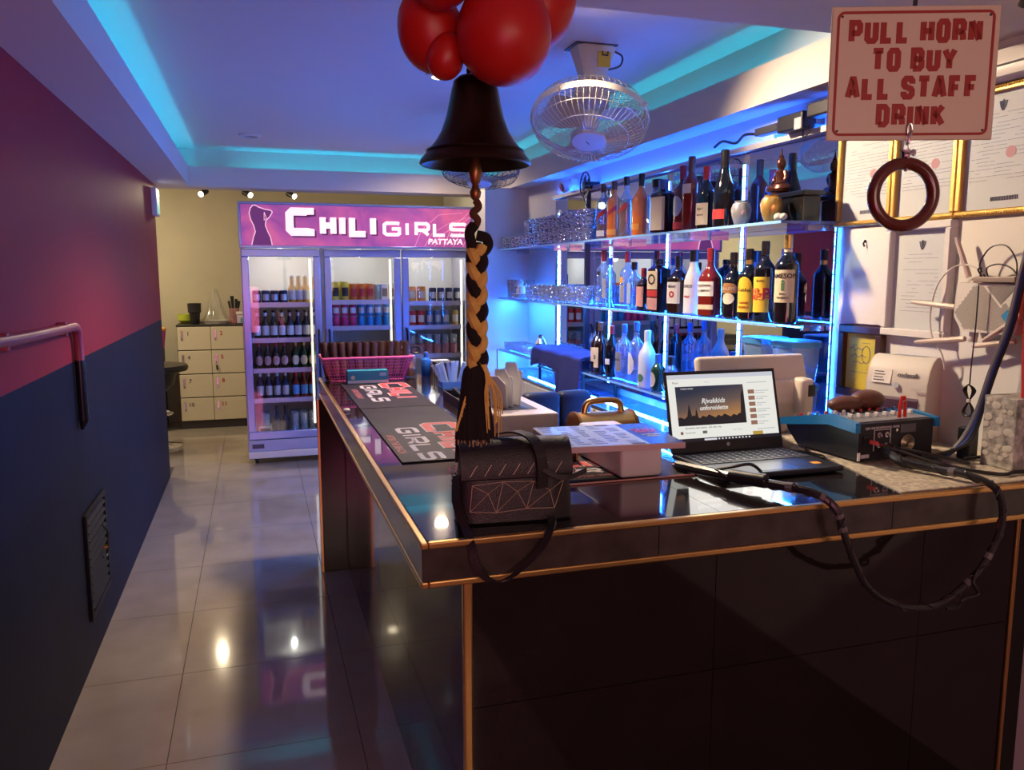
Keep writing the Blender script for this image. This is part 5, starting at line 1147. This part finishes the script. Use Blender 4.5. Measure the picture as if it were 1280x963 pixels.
# ceiling fans
fanw = mat('fan_white', (.72, .68, .62), .35); fanw2 = mat('fan_gray_blade', (.45, .42, .40), .3); wirem = mat('fan_wire', (.68, .62, .55), .3, .3)
def fan(loc, tilt_to, lab, base, r=.238, detail=True, rz=0):
    t = thing('ceiling_fan', lab, 'fan', loc)
    ax = Vector(tilt_to).normalized(); q = ax.to_track_quat('Z', 'Y').to_matrix().to_4x4()   # +Z of the cage points where the air goes
    def cage(P): return [q @ Vector(p) for p in P]
    MB().tube(cage([(r*math.cos(a), r*math.sin(a), 0) for a in [2*PI*i/48 for i in range(48)]]), .006, 6, True).build('outer_ring', fanw, t, True)
    bandv = MB().loft([(r+.004, -.016), (r+.006, 0), (r+.004, .012)], 48, cap0=False, cap1=False, M=q).build('rim_band', fanw, t, True)
    n = 60 if detail else 40; pts = lambda s: [(r, 0), (r*.985, .03*s), (r*.90, .062*s), (r*.70, .082*s), (r*.30, .092*s)]
    for s, nm in ((1, 'front_guard'), (-1, 'rear_guard')):
        m = MB()
        for i in range(n):
            a = 2*PI*i/n; m.tube(cage([(p*math.cos(a), p*math.sin(a), z) for p, z in pts(s)]), .0013, 4)
        for rr_, z in ((r*.68, .083*s), (r*.93, .05*s)): m.tube(cage([(rr_*math.cos(a), rr_*math.sin(a), z) for a in [2*PI*i/40 for i in range(40)]]), .0018, 4, True)
        m.build(nm, wirem if detail else darkgray, t, kind='stuff')
    MB().loft([(.070, .088), (.072, .094), (.066, .10), (.02, .103)], 28, M=q).build('guard_badge', mat('fan_badge', (.55, .53, .60), .35), t, True)
    MB().tube(cage([(-.008, .010, .104), (.004, -.012, .104)]), .0018, 5).build('badge_mark', blackp, t)
    MB().loft([(.035, -.03), (.038, .02), (.03, .05), (.01, .055)], 20, M=q).build('blade_hub', fanw, t, True)
    for k in range(3):
        a0 = 2*PI*k/3+.4; m = MB(); g = []
        for i in range(7):
            rr_ = .03+(r*.86-.03)*i/6; row = []
            for j in range(5):
                wdt = (.25+.55*math.sin(PI*min(1, i/6*.8+.15)))*(j/4-.5)*1.6; a = a0+wdt
                row.append(m.bm.verts.new(q @ Vector((rr_*math.cos(a), rr_*math.sin(a), .010+.045*(j/4-.5)))))
            g.append(row)
        for i in range(6):
            for j in range(4): m.bm.faces.new((g[i][j], g[i+1][j], g[i+1][j+1], g[i][j+1]))
        m.build('blade', fanw2, t, True)
    MB().loft([(.055, -.09), (.075, -.07), (.078, -.14), (.06, -.185), (.02, -.20)][::1], 24, M=q).build('motor', fanw, t, True)
    top = Vector(base)-Vector(loc); mo = q @ Vector((0, 0, -.16))
    m = MB(); rings = []
    for u, hx, hy in ((0, .045, .040), (.35, .052, .045), (1, .085, .062)):
        c_ = mo.lerp(top, u); rings.append([Vector((c_.x+hx*sx_, c_.y+hy*sy_, c_.z)) for sx_, sy_ in ((-.7, -1), (.7, -1), (1, -.7), (1, .7), (.7, 1), (-.7, 1), (-1, .7), (-1, -.7))])
    m.rings(rings).build('mount_housing', fanw, t, True)
    m = MB().box(top.x-.10, top.x+.08, top.y-.07, top.y+.07, top.z-.0, top.z+.0045).build('ceiling_plate', darkgray, t)
    if detail:
        MB().box(top.x-.005, top.x+.05, top.y-.066, top.y-.0605, top.z-.085, top.z-.025).xf(Matrix.Translation((.0, -.0, 0))).build('sticker', mat('yellow_sticker', (.75, .55, .05), .5), t)
        MB().tube([(top.x+.012, top.y-.069, top.z-.025), (top.x+.012, top.y-.069, top.z-.040), (top.x+.036, top.y-.069, top.z-.040), (top.x+.036, top.y-.069, top.z-.025)], .003, 5).build('sticker_mark', blackp, t)
        MB().tube(smooth_path([(top.x+.08, top.y, top.z), (top.x+.13, top.y, top.z-.02), (top.x+.12, top.y, top.z-.06), (top.x+.06, top.y, top.z-.08)]), .004, 6).build('power_lead', darkgray, t, True)
    for i in range(4):
        a = PI/2*i+.4; MB().tube(cage(smooth_path([(r*math.cos(a), r*math.sin(a), .012), ((r+.02)*math.cos(a), (r+.02)*math.sin(a), .0), (r*math.cos(a), r*math.sin(a), -.016)], 3)), .004, 5).build('clip', fanw, t, True)
    return t
fan((1.340, 3.20, 2.125), (-.20, -.36, -.91), 'white caged ceiling fan hanging right of the bell', (1.36, 3.22, 2.4155))
fan((1.255, 4.60, 2.105), (-.10, -.15, -.98), 'farther caged ceiling fan half hidden behind the bell', (1.27, 4.66, 2.4155), .225, False)

# ================================================================ RIGHT WALL
WX = 1.999
def wall_frame(y0, y1, z0, z1, fw, fm, lab, cat='certificate frame', name='framed_certificate', dep=.022, glass=True, sheet=paper, mount=None, group=None):
    t = thing(name, lab, cat, (WX, (y0+y1)/2, z0), -PI/2)
    w_, h = (y1-y0)/2, z1-z0
    # local +x runs toward the viewer's right (-Y), local -y into the room
    m = MB()
    m.box(-w_, w_, -dep, 0, 0, fw, .003, 1).box(-w_, w_, -dep, 0, h-fw, h, .003, 1).box(-w_, -w_+fw, -dep, 0, fw, h-fw, .003, 1).box(w_-fw, w_, -dep, 0, fw, h-fw, .003, 1)
    m.build('frame', fm, t)
    MB().box(-w_+fw, w_-fw, -.007, -.002, fw, h-fw).build('sheet', mount or sheet, t)
    if glass: MB().box(-w_+fw-.001, w_-fw+.001, -.012, -.010, fw-.001, h-fw+.001).build('pane', clear, t)
    return t, w_, h
def lines(t, x0, x1, z0, z1, n, m, d=-.0072, th=.0016, sk=.2, name='printed_lines'):
    b_ = MB()
    for i in range(n):
        z = z1-(z1-z0)*i/max(1, n-1); x = x0+(random.random() < .3)*.02
        while x < x1-.012:
            l = random.uniform(.012, .06); e_ = min(x1, x+l)
            if random.random() > sk: b_.box(x, e_, d-.0004, d, z-th/2, z+th/2)
            x = e_+.004
    return b_.build(name, m, t, kind='stuff')
GAR = [[(-.5, .5), (-.32, -.1), (-.1, -.5), (.1, -.5), (.32, -.1), (.5, .5)], [(-.22, .55), (-.12, 0), (0, -.3), (.12, 0), (.22, .55)], [(0, .7), (0, -.2)]]
def crest(t, x, z, s, d=-.0074):
    b_ = MB()
    for l in GAR: b_.ribbon([(x+p[0]*s, z+p[1]*s) for p in l], s*.16, d-.0005, d)
    b_.build('crest', ink, t)
stampm = mat('red_stamp', (.70, .36, .34), .8)
for i, (y0, y1, lab) in enumerate(((2.202, 2.465, 'left gold-framed certificate beside the mirror, below the hanging sign'), (1.944, 2.200, 'middle gold-framed certificate behind the hanging ring'), (1.680, 1.942, 'right gold-framed certificate with a crest at its top'))):
    t, w_, h = wall_frame(y0, y1, 1.664, 2.018, .018, goldframe, lab, group=None)
    crest(t, 0, h-.055, .024); lines(t, -w_+.035, w_-.03, .10, h-.10, 16, inkp); lines(t, -w_+.05, w_-.04, h-.085, h-.075, 2, inkp)
    MB().loft([(.016, 0), (.016, .0004)], 16).xf(Matrix.Translation((.035, -.0074, .17)) @ Matrix.Rotation(PI/2, 4, 'X')).build('stamp', stampm, t)
    if i != 1:
        b_ = MB()
        for k in range(18): b_.box(-.02+.005*k, -.02+.005*k+.003, -.0078, -.0072, .040, .052)
        b_.build('barcode', ink, t)
    m = MB(); n = int(2*w_/.008)
    for k in range(n): m.ball((-w_+.004+.008*k, -.022, .006), .0042, 1).ball((-w_+.004+.008*k, -.022, h-.006), .0042, 1)
    m.build('rope_moulding', goldframe, t, kind='stuff')
t, w_, h = wall_frame(1.938, 2.203, 1.302, 1.662, .024, whitep, 'white-framed letter with a small crest on the right wall', 'letter frame', 'framed_letter', .03)
crest(t, .005, h-.072, .024); lines(t, -.07, .075, .07, h-.10, 17, inkp, sk=.45)
t, w_, h = wall_frame(2.199, 2.408, 1.075, 1.325, .028, wood_dark, 'dark-framed yellow handwritten sheet low on the right wall', 'notice frame', 'framed_notice', .025, True, mat('yellow_paper', (.78, .55, .04), .8))
lines(t, -.05, .05, h-.07, h-.06, 2, ink, sk=.2); lines(t, -.055, .05, .05, .10, 5, ink, sk=.5)
for P in ([(-.06, .165), (-.045, .175), (-.035, .16), (-.02, .172), (.0, .165), (.01, .175)], [(-.055, .14), (-.03, .15), (-.02, .138), (.0, .148), (.02, .14)], [(-.045, .12), (-.02, .125), (.0, .118), (.015, .125)],
          [(.02+.02*math.cos(a), .15+.03*math.sin(a)) for a in [2*PI*k/14 for k in range(15)]]):
    MB().ribbon(P, .0022, -.0078, -.0072).build('handwriting', ink, t)
def sheet(y0, y1, z0, z1, lab, th=.012):
    t = thing('blank_board', lab, 'board', (WX, (y0+y1)/2, z0), -PI/2); w_ = (y1-y0)/2
    MB().box(-w_, w_, -th, 0, 0, z1-z0, .001, 1).build('board', mat('ivory_board', (.72, .70, .64), .6), t)
    return t, w_, z1-z0
t, w_, h = sheet(2.210, 2.412, 1.330, 1.655, 'blank ivory board with a black hook left of the white-framed letter')
MB().tube(smooth_path([(0, -.012, h-.045), (0, -.022, h-.05), (.004, -.02, h-.062)], 3), .003, 6).ball((0, -.015, h-.043), .005, 1).build('hook', blackp, t, True)
sheet(1.69, 1.917, 1.40, 1.655, 'blank ivory board behind the router')
t = thing('wall_panel', 'curved white panel high on the right wall above the certificates', 'panel', (WX, 1.82, 2.022), -PI/2)
P = [(0, 0), (-.03, 0), (-.05, .01), (-.055, .03), (-.05, .06), (-.035, .085), (0, .095)]
MB().prism(P, -.10, .16, 'x').build('shell', whitep, t, True); MB().box(-.095, .155, -.0565, -.054, .035, .040).build('slot', ink, t)
# router on the wall
t = thing('wifi_router', 'white router with six antennas mounted on the right wall', 'router', (WX, 1.773, 1.337), -PI/2)
P = [(-.078, 0), (.095, 0), (.105, .03), (.105, .135), (-.105, .140), (-.108, .04)]
rw = mat('router_white', (.72, .70, .66), .4); MB().prism(P, -.055, -.02, 'y').build('shell', rw, t); MB().box(-.05, .05, -.02, -.0005, .03, .11).build('wall_bracket', rw, t)
rg_ = mat('router_grille', (.36, .34, .30), .5)
def hatch(region, slope, name, step=.006):
    m = MB()
    for k in range(-60, 60):
        P = []
        for x in [i*.003-.108 for i in range(72)]:
            z = slope*x+k*step
            if region(x, z): P.append((x, z))
        if len(P) > 2: m.ribbon([P[0], P[-1]], .0019, -.0562, -.0549)
    return m.build(name, rg_, t, kind='stuff')
hatch(lambda x, z: abs(x-.045)+abs(z-.135) < .058 and z < .133, 1, 'grille')
hatch(lambda x, z: abs(x+.01)+abs(z-.055)*.8 < .098 and z < .132 and z > .006 and not abs(x-.045)+abs(z-.135) < .062 and x < .085, -1, 'grille', .005)
MB().prism([(.052, .05), (.070, .067), (.085, .05), (.067, .033)], -.0572, -.0549, 'y').build('blue_sticker', mat('blue_sticker', (.03, .25, .55), .5), t)
lines(t, .055, .09, .085, .092, 2, inkp, -.0552)
ant = mat('antenna_pinkish_white', (.62, .50, .44), .4)
def antenna(p0, p1): MB().tube([Vector(p0).lerp(Vector(p1), u) for u in (0, .1, .9, 1)], [.008, .0085, .0065, .004], 8).build('antenna', ant, t, True)
antenna((-.075, -.045, .155), (-.125, -.05, .270)); antenna((-.112, -.048, .068), (-.270, -.058, .078)); antenna((-.070, -.048, -.022), (-.245, -.058, -.045)); antenna((.08, -.03, -.018), (-.045, -.045, -.042)); antenna((.105, -.06, .045), (.015, -.075, -.022)); antenna((.10, -.03, .152), (-.08, -.03, .140))
MB().tube([(-.055, -.03, .005), (-.06, -.03, -.03)], .012, 10).build('antenna_joint', rw, t, True)
cable('white cable looping left of the router past the letter frame', [(1.955, 1.80, 1.50), (1.95, 1.84, 1.525), (1.95, 1.90, 1.52), (1.95, 1.955, 1.47), (1.95, 1.975, 1.38), (1.95, 1.96, 1.31), (1.96, 1.93, 1.26), (1.97, 1.925, 1.215)], .0028, whitep)
t = thing('network_box', 'small brown network box with leads lying on top of the router', 'box', (1.955, 1.755, 1.4775), -PI/2)
MB().box(-.06, .075, -.022, .022, .0, .016, .003).build('body', mat('brown_gray_plastic', (.30, .24, .20), .5), t)
for i, P in enumerate(([(-.04, 0, .016), (-.06, -.0, .05), (-.03, -.0, .095), (.02, -.0, .10), (.055, 0, .06), (.06, 0, .017)], [(-.03, 0, .016), (-.035, 0, .04), (.0, 0, .05), (.04, 0, .04), (.065, 0, .017)], [(-.05, 0, .016), (-.055, -.01, .035), (-.045, -.01, .04), (-.045, -.012, .017)])):
    MB().tube(smooth_path(P), .0022, 6).build('lead', (cab, darkgray, cab)[i], t, True)
cable('thin black charger cable hanging down in front of the router', [(1.925, 1.785, 1.47), (1.925, 1.785, 1.36), (1.926, 1.79, 1.25), (1.93, 1.795, 1.19)], .0018)
t = thing('cable_coil', 'coiled black charger cable tied in the middle below the router', 'cable', (1.930, 1.793, 1.185), -PI/2)
for k in range(5):
    MB().tube(smooth_path([(0, 0, -.042), (-.010-.003*k, 0, -.015), (-.006+.003*k, -.003*k, .004), (.008+.003*k, 0, -.012), (.001, 0, -.042), (-.012-.002*k, 0, -.075), (.0, -.002*k, -.088), (.012+.002*k, 0, -.072), (0, 0, -.043)]), .0018, 5).build('loop', cab, t, True)
MB().tube([(0, 0, -.038), (0, 0, -.047)], .006, 8).build('white_tie', paper, t); MB().tube(smooth_path([(.004, 0, -.085), (.015, 0, -.09), (.03, 0, -.10)]), .0018, 5).build('tail', cab, t)

# ================================================================ MIRROR TOP DEVICES
t = thing('wall_projector', 'black bar-shaped device with cables fixed above the mirror', 'device', (1.93, 2.62, 2.05), -PI/2)
MB().box(-.10, .05, -.03, .03, -.025, .035, .006).box(.08, .30, -.035, .03, .0, .05, .006).build('body', blackp, t); MB().box(-.26, -.10, -.02, .02, -.01, .02, .004).build('arm', darkgray, t)
MB().box(-.06, .05, .03, .068, -.01, .02).build('wall_bracket', darkgray, t)
MB().box(.02, .06, -.04, -.034, -.03, .01).build('label_plate', silv, t)
MB().tube(smooth_path([(-.26, 0, 0), (-.34, -.01, .01), (-.42, 0, -.01), (-.52, .0, .012), (-.60, .01, 0)]), .006, 6).build('cable', cab, t, True)
MB().tube(smooth_path([(.06, 0, -.02), (.08, -.02, -.05), (.05, -.02, -.06), (.02, 0, -.03)]), .003, 6).build('cable', cab, t, True)
t = thing('security_camera', 'small white dome camera high on the wall at the left of the mirror', 'camera', (1.93, 4.98, 2.06), -PI/2)
MB().box(-.03, .03, .02, .068, .0, .045, .004).build('mount', whitep, t); MB().tube([(0, .03, .01), (0, -.03, -.01)], [.033, .036], 18).build('housing', whitep, t, True); MB().tube([(0, -.029, -.0095), (0, -.036, -.012)], .024, 18).build('lens', blk, t, True)
t = thing('small_wall_fan', 'dark small fan with dangling leads beside the security camera', 'fan', (1.93, 4.62, 2.03), -PI/2)
MB().tube([(.075*math.cos(a), -.02, .075*math.sin(a)) for a in [2*PI*i/28 for i in range(28)]], .004, 6, True).build('guard_ring', blackp, t, True)
m = MB()
for i in range(14):
    a = 2*PI*i/14; m.tube([(.075*math.cos(a), -.02, .075*math.sin(a)), (.02*math.cos(a), -.035, .02*math.sin(a))], .0014, 4)
m.build('guard_wires', blackp, t, kind='stuff')
for k in range(4):
    a = PI/2*k; MB().prism([(.015*math.cos(a), .015*math.sin(a)), (.06*math.cos(a+.1), .06*math.sin(a+.1)), (.06*math.cos(a+.9), .06*math.sin(a+.9)), (.015*math.cos(a+.9), .015*math.sin(a+.9))], -.012, -.010, 'y').build('blade', darkgray, t)
MB().tube([(0, .068, 0), (0, -.03, 0)], .022, 12).build('motor', blackp, t, True)
MB().tube(smooth_path([(0, 0, -.02), (-.04, -.01, -.06), (-.02, 0, -.12), (.01, 0, -.15), (.0, 0, -.19)]), .003, 6).tube(smooth_path([(.02, 0, -.02), (.04, -.01, -.08), (.01, 0, -.13)]), .003, 6).build('leads', cab, t, True)
# corner of the bar by the fridge
t = tag(MB().box(1.640, 1.658, 5.98, 6.09, .0, 1.50, .002, 1).build('blue_board', mat('blue_board', (.02, .12, .42), .5)), 'narrow blue board standing at the end wall beside the fridge', 'board')
t = thing('hand_broom', 'reddish brown hand broom hanging by a string from the corner shelf', 'broom', (1.735, 5.90, .925))
MB().tube([(0, 0, .012), (.002, 0, -.13)], .0035, 6).build('string', mat('dark_red_string', (.2, .02, .05), .8), t)
m = MB()
for i in range(90):
    a, b_ = random.uniform(0, 2*PI), random.uniform(.2, 1); m.tube([(.002, 0, -.125), (.06*b_*math.cos(a)*.5+.01, .03*b_*math.sin(a), -.22), (.085*b_*math.cos(a)+.015, .05*b_*math.sin(a), -.33+.03*random.random())], .0028, 4)
m.build('bristles', mat('red_brown_bristle', (.28, .07, .05), .8), t, kind='stuff')

# ================================================================ LEFT WALL
lp = bpy.data.materials.new('pipe_paint_two_tone'); lp.use_nodes = True
t = thing('wall_conduit', 'painted bent pipe on the left wall, pink above and black below', 'pipe', (-.645, 2.6, 1.3))
def wr(P): return [(x+.645, y-2.6, z-1.3) for x, y, z in P]
pinkp = mat('pipe_rose_paint', (.34, .05, .085), .35)
MB().tube(smooth_path(wr([(-.640, 1.9, 1.345), (-.640, 2.49, 1.322), (-.640, 3.05, 1.312), (-.640, 3.30, 1.310), (-.640, 3.365, 1.295), (-.640, 3.382, 1.25), (-.640, 3.385, 1.18)]), 6), .017, 12).build('upper_pipe', pinkp, t, True)
MB().tube(wr([(-.640, 3.385, 1.18), (-.640, 3.388, .95)]), .0175, 12).tube(wr([(-.640, 3.388, .95), (-.648, 3.388, .915)]), [.0175, .006], 12).build('lower_pipe', mat('pipe_black_paint', (.012, .012, .016), .25), t, True)
for y in (2.45, 3.15): MB().box(0, .03, -.012, .012, -.024, .024, .003).build('clamp', pinkp, t).location = (-.013, y-2.6, 1.316-1.3+(.006 if y < 3 else -.004))
t = thing('wall_vent', 'black louvred access panel low on the left wall', 'vent', (-.659, 3.54, .17), PI/2)
bv = mat('vent_black', (.008, .007, .008), .5, spec=.2)
MB().box(-.21, .21, -.012, 0, 0, .025, .002).box(-.21, .21, -.012, 0, .395, .42, .002).box(-.21, -.185, -.012, 0, .025, .395, .002).box(.185, .21, -.012, 0, .025, .395, .002).build('frame', bv, t)
MB().box(-.185, .185, -.003, -.001, .025, .395).build('backing', bv, t)
sl = None
for k in range(11):
    if sl is None: sl = MB().box(-.185, .185, -.008, .008, -.0012, .0012).xf(Matrix.Rotation(.7, 4, 'X')).build('slat', bv, t); o = sl
    else: o = bpy.data.objects.new('slat', sl.data); C.objects.link(o); o.parent = t
    o.location = (0, -.0085, .045+.0335*k)
MB().tube(smooth_path([(.05, -.016, .17), (.08, -.03, .18), (.10, -.03, .26), (.07, -.016, .30)]), .004, 6).build('pull_cable', blackp, t, True)
MB().tube([(.095, -.014, .20), (.095, -.03, .20)], .010, 10).build('brass_knob', gold, t, True)
t = thing('exit_sign', 'small lit green and white exit light high at the end of the red wall', 'exit sign', (-.659, 6.22, 1.905), PI/2)
MB().box(-.02, .16, -.035, 0, .0, .19, .004).build('housing', whitep, t)
MB().box(-.01, .15, -.0365, -.0352, .015, .135).build('lit_face', mat('exit_face', (.1, .3, .25), .4, emit=(.25, .62, .50), es=.8), t)
MB().box(-.01, .15, -.0365, -.0352, .140, .175).build('lamp_face', mat('exit_lamp', (.8, .8, .7), .4, emit=(1, .95, .8), es=2.2), t)
# rear spot lamps
def spot(x, dx, lab):
    t = thing('spot_lamp', lab, 'lamp', (x, 8.20, 2.419))
    MB().box(-.035, .035, -.02, .02, -.014, 0, .003).build('base', blackp, t)
    a, b_ = Vector((0, 0, -.165)), Vector((dx, -.05, -.195))
    d = (b_-a).normalized(); MB().tube([(0, 0, -.012), tuple(a)], .006, 8).build('arm', blackp, t)
    MB().tube([a-d*.035, a+d*.045], .028, 16).build('housing', blackp, t, True)
    MB().tube([a+d*.046, a+d*.056], .024, 16).build('bulb', mat('spot_bulb', (1, 1, 1), .5, emit=(1, .90, .68), es=14), t, True)
    p = Vector((x, 8.20, 2.419))+a+d*.075
    light('spot_light', 'SPOT', p, 30, (1, .80, .50), p+d+Vector((0, 0, -.35)), spot_size=2.2, spot_blend=.8, shadow_soft_size=.03)
spot(-.415, -.035, 'leftmost small spot lamp in the back room, over the lockers'); spot(-.04, .055, 'middle small spot lamp in the back room, above the sign emblem'); spot(.36, .055, 'right small spot lamp in the back room, above the sign lettering')

# ================================================================ BACK ROOM
lk = mat('ivory_locker_steel', (.62, .56, .42), .4); lkb = mat('dark_locker_carcass', (.03, .028, .028), .5)
t = thing('locker_cabinet', 'ivory locker cabinet with numbered doors behind the fridge', 'locker', (-.43, 8.4, 0))
MB().box(-.305, .61, .002, .44, .0, .075).box(-.305, .61, .01, .44, .075, 1.0).box(-.31, .615, -.004, .445, 1.0, 1.015).build('carcass', lkb, t)
k = 0
for r_ in range(4):
    for c_ in range(3):
        k += 1
        x0, x1 = -.30+.303*c_, -.30+.303*c_+.299; z1 = .995-.231*r_; z0 = z1-.221
        d = MB().box(x0, x1, -.012, .009, z0, z1, .003, 1).build('door', lk, t)
        MB().box(x0+.03, x0+.05, -.014, -.0121, z1-.13, z1-.035).build('handle_slot', steel, d); MB().box(x0+.037, x0+.043, -.017, -.0141, z1-.125, z1-.105).build('lock', blackp, d)
        n_ = k; text('number', str(n_), .055, (ink if n_ in (1, 4, 7, 10) else redink), d, (x0+.095, -.0128, z1-.065), off=.001)
        if n_ == 5: MB().tube([(x0+.04, -.018, z1-.14), (x0+.045, -.022, z1-.19)], .008, 8).build('padlock', blackp, d)
# on the locker
LZ = 1.0155
t = thing('tumbler_cup', 'tall black cup standing on the lockers', 'cup', (-.575, 8.55, LZ)); MB().loft([(.040, 0), (.042, .005), (.052, .11), (.062, .115), (.064, .20), (.060, .20), (.05, .12), (.035, .01)], 20, cap1=False).build('body', blackp, t, True); MB().loft([(.0645, .192), (.0655, .2), (.060, .203)], 20, cap0=False, cap1=False).build('rim', blackp, t, True)
t = thing('lime_bowl', 'lime green bowl behind the black cup on the lockers', 'bowl', (-.66, 8.72, LZ)); MB().loft([(.05, 0), (.085, .03), (.09, .09), (.086, .09), (.045, .008)], 20, cap1=False).build('bowl', mat('lime_plastic', (.40, .48, .05), .4), t, True)
t = thing('bagged_tray', 'white tray inside a tall gathered clear plastic bag on the lockers', 'tray', (-.385, 8.60, LZ)); MB().loft([(.10, 0), (.115, .03), (.118, .032)], 20, 4).build('tray', whitep, t, True)
m = MB(); rings = []
for z, r in ((.0, .118), (.035, .119), (.10, .085), (.18, .065), (.26, .045), (.32, .030), (.34, .022)):
    rings.append([Vector((r*(1+.10*math.sin(a*7+z*8)+.05*math.sin(a*13))*math.cos(a), r*(1+.10*math.sin(a*7+z*8))*math.sin(a), z+.002)) for a in [2*PI*i/42 for i in range(42)]])
m.rings(rings, False, False).build('plastic_bag', thin_glass('crinkled_bag', (.9, .9, .88), .15, .12, .10, (.9, .88, .8)), t, True)
t = thing('knife_holder', 'clear holder of black handled knives on the lockers', 'holder', (-.208, 8.62, LZ)); MB().loft([(.045, 0), (.05, .15)], 14, cap1=False).build('holder', pk, t, True)
for dx, h, r_ in ((-.01, .27, .018), (.015, .24, .014), (.03, .22, .016), (-.03, .22, .012)): MB().tube([(dx*.6, 0, .02), (dx*1.6, 0, h)], [r_*.5, r_], 8).build('knife_handle', blackp, t, True)
t = thing('lunch_box', 'gray and teal box with white lid at the right end of the lockers', 'box', (-.10, 8.60, LZ)); MB().box(-.085, .10, -.07, .07, 0, .085, .006).build('body', silv, t); MB().box(-.09, .105, -.075, .075, .086, .115, .006).build('lid', whitep, t); MB().box(-.05, .03, -.0715, -.07, .01, .055).build('teal_patch', mat('teal_label', (.05, .35, .32), .5), t)
bottle((-.075, 8.60, LZ+.1155), 'small red sauce bottle standing on the box on the lockers', mat('sauce_red', (.5, .08, .05), .2), .14, .028, .075, .03, .010, cap=capr, capl=.015, rz=0, name='sauce_bottle', labels=[(cream, 'rect', .02, .06, .9)])
t = thing('swivel_stool', 'black swivel stool half hidden by the end of the left wall', 'stool', (-.86, 7.55, 0))
MB().loft([(.18, .66), (.27, .675), (.28, .70), (.27, .725), (.20, .735), (.02, .738)], 28).build('seat', leather, t, True); MB().tube([(0, 0, .06), (0, 0, .66)], .028, 12).build('column', chrome, t, True); MB().loft([(.20, 0), (.20, .015), (.05, .05), (.03, .06)], 24).build('base', chrome, t, True); MB().loft([(.10, .50), (.16, .56), (.18, .66)], 20).build('underframe', blackp, t, True)
MB().tube([(.13*math.cos(a), .13*math.sin(a), .30) for a in [2*PI*i/24 for i in range(24)]], .010, 8, True).tube([(0, 0, .30), (.13, 0, .30)], .008, 6).tube([(0, 0, .30), (-.13, 0, .30)], .008, 6).build('footrest', chrome, t, True)
t = thing('storage_chest', 'low dark cabinet behind the swivel stool', 'cabinet', (-1.10, 8.50, 0)); MB().box(-.30, .22, -.2, .2, .0, .80, .005).build('body', lkb, t); MB().box(-.28, .20, -.212, -.2, .05, .75, .004).build('door', mat('dark_door', (.05, .05, .055), .4), t); MB().tube([(.14, -.225, .35), (.14, -.225, .5)], .007, 8).build('handle', steel, t)
t = thing('cleaning_bucket', 'pink bucket with an orange lid on the dark cabinet', 'bucket', (-.93, 8.45, .8005)); MB().loft([(.075, 0), (.095, .17), (.092, .17), (.07, .01)], 20, cap1=False).build('bucket', mat('magenta_plastic', (.62, .08, .32), .4), t, True); MB().loft([(.097, .165), (.098, .185), (.06, .20)], 20).build('lid', mat('orange_plastic', (.8, .35, .05), .4), t, True)
MB().tube([(-.05, .02, .19), (-.055, .03, .52)], .012, 8).build('wooden_stick', mat('pale_wood', (.6, .42, .25), .5), t, True)
# small round air outlet
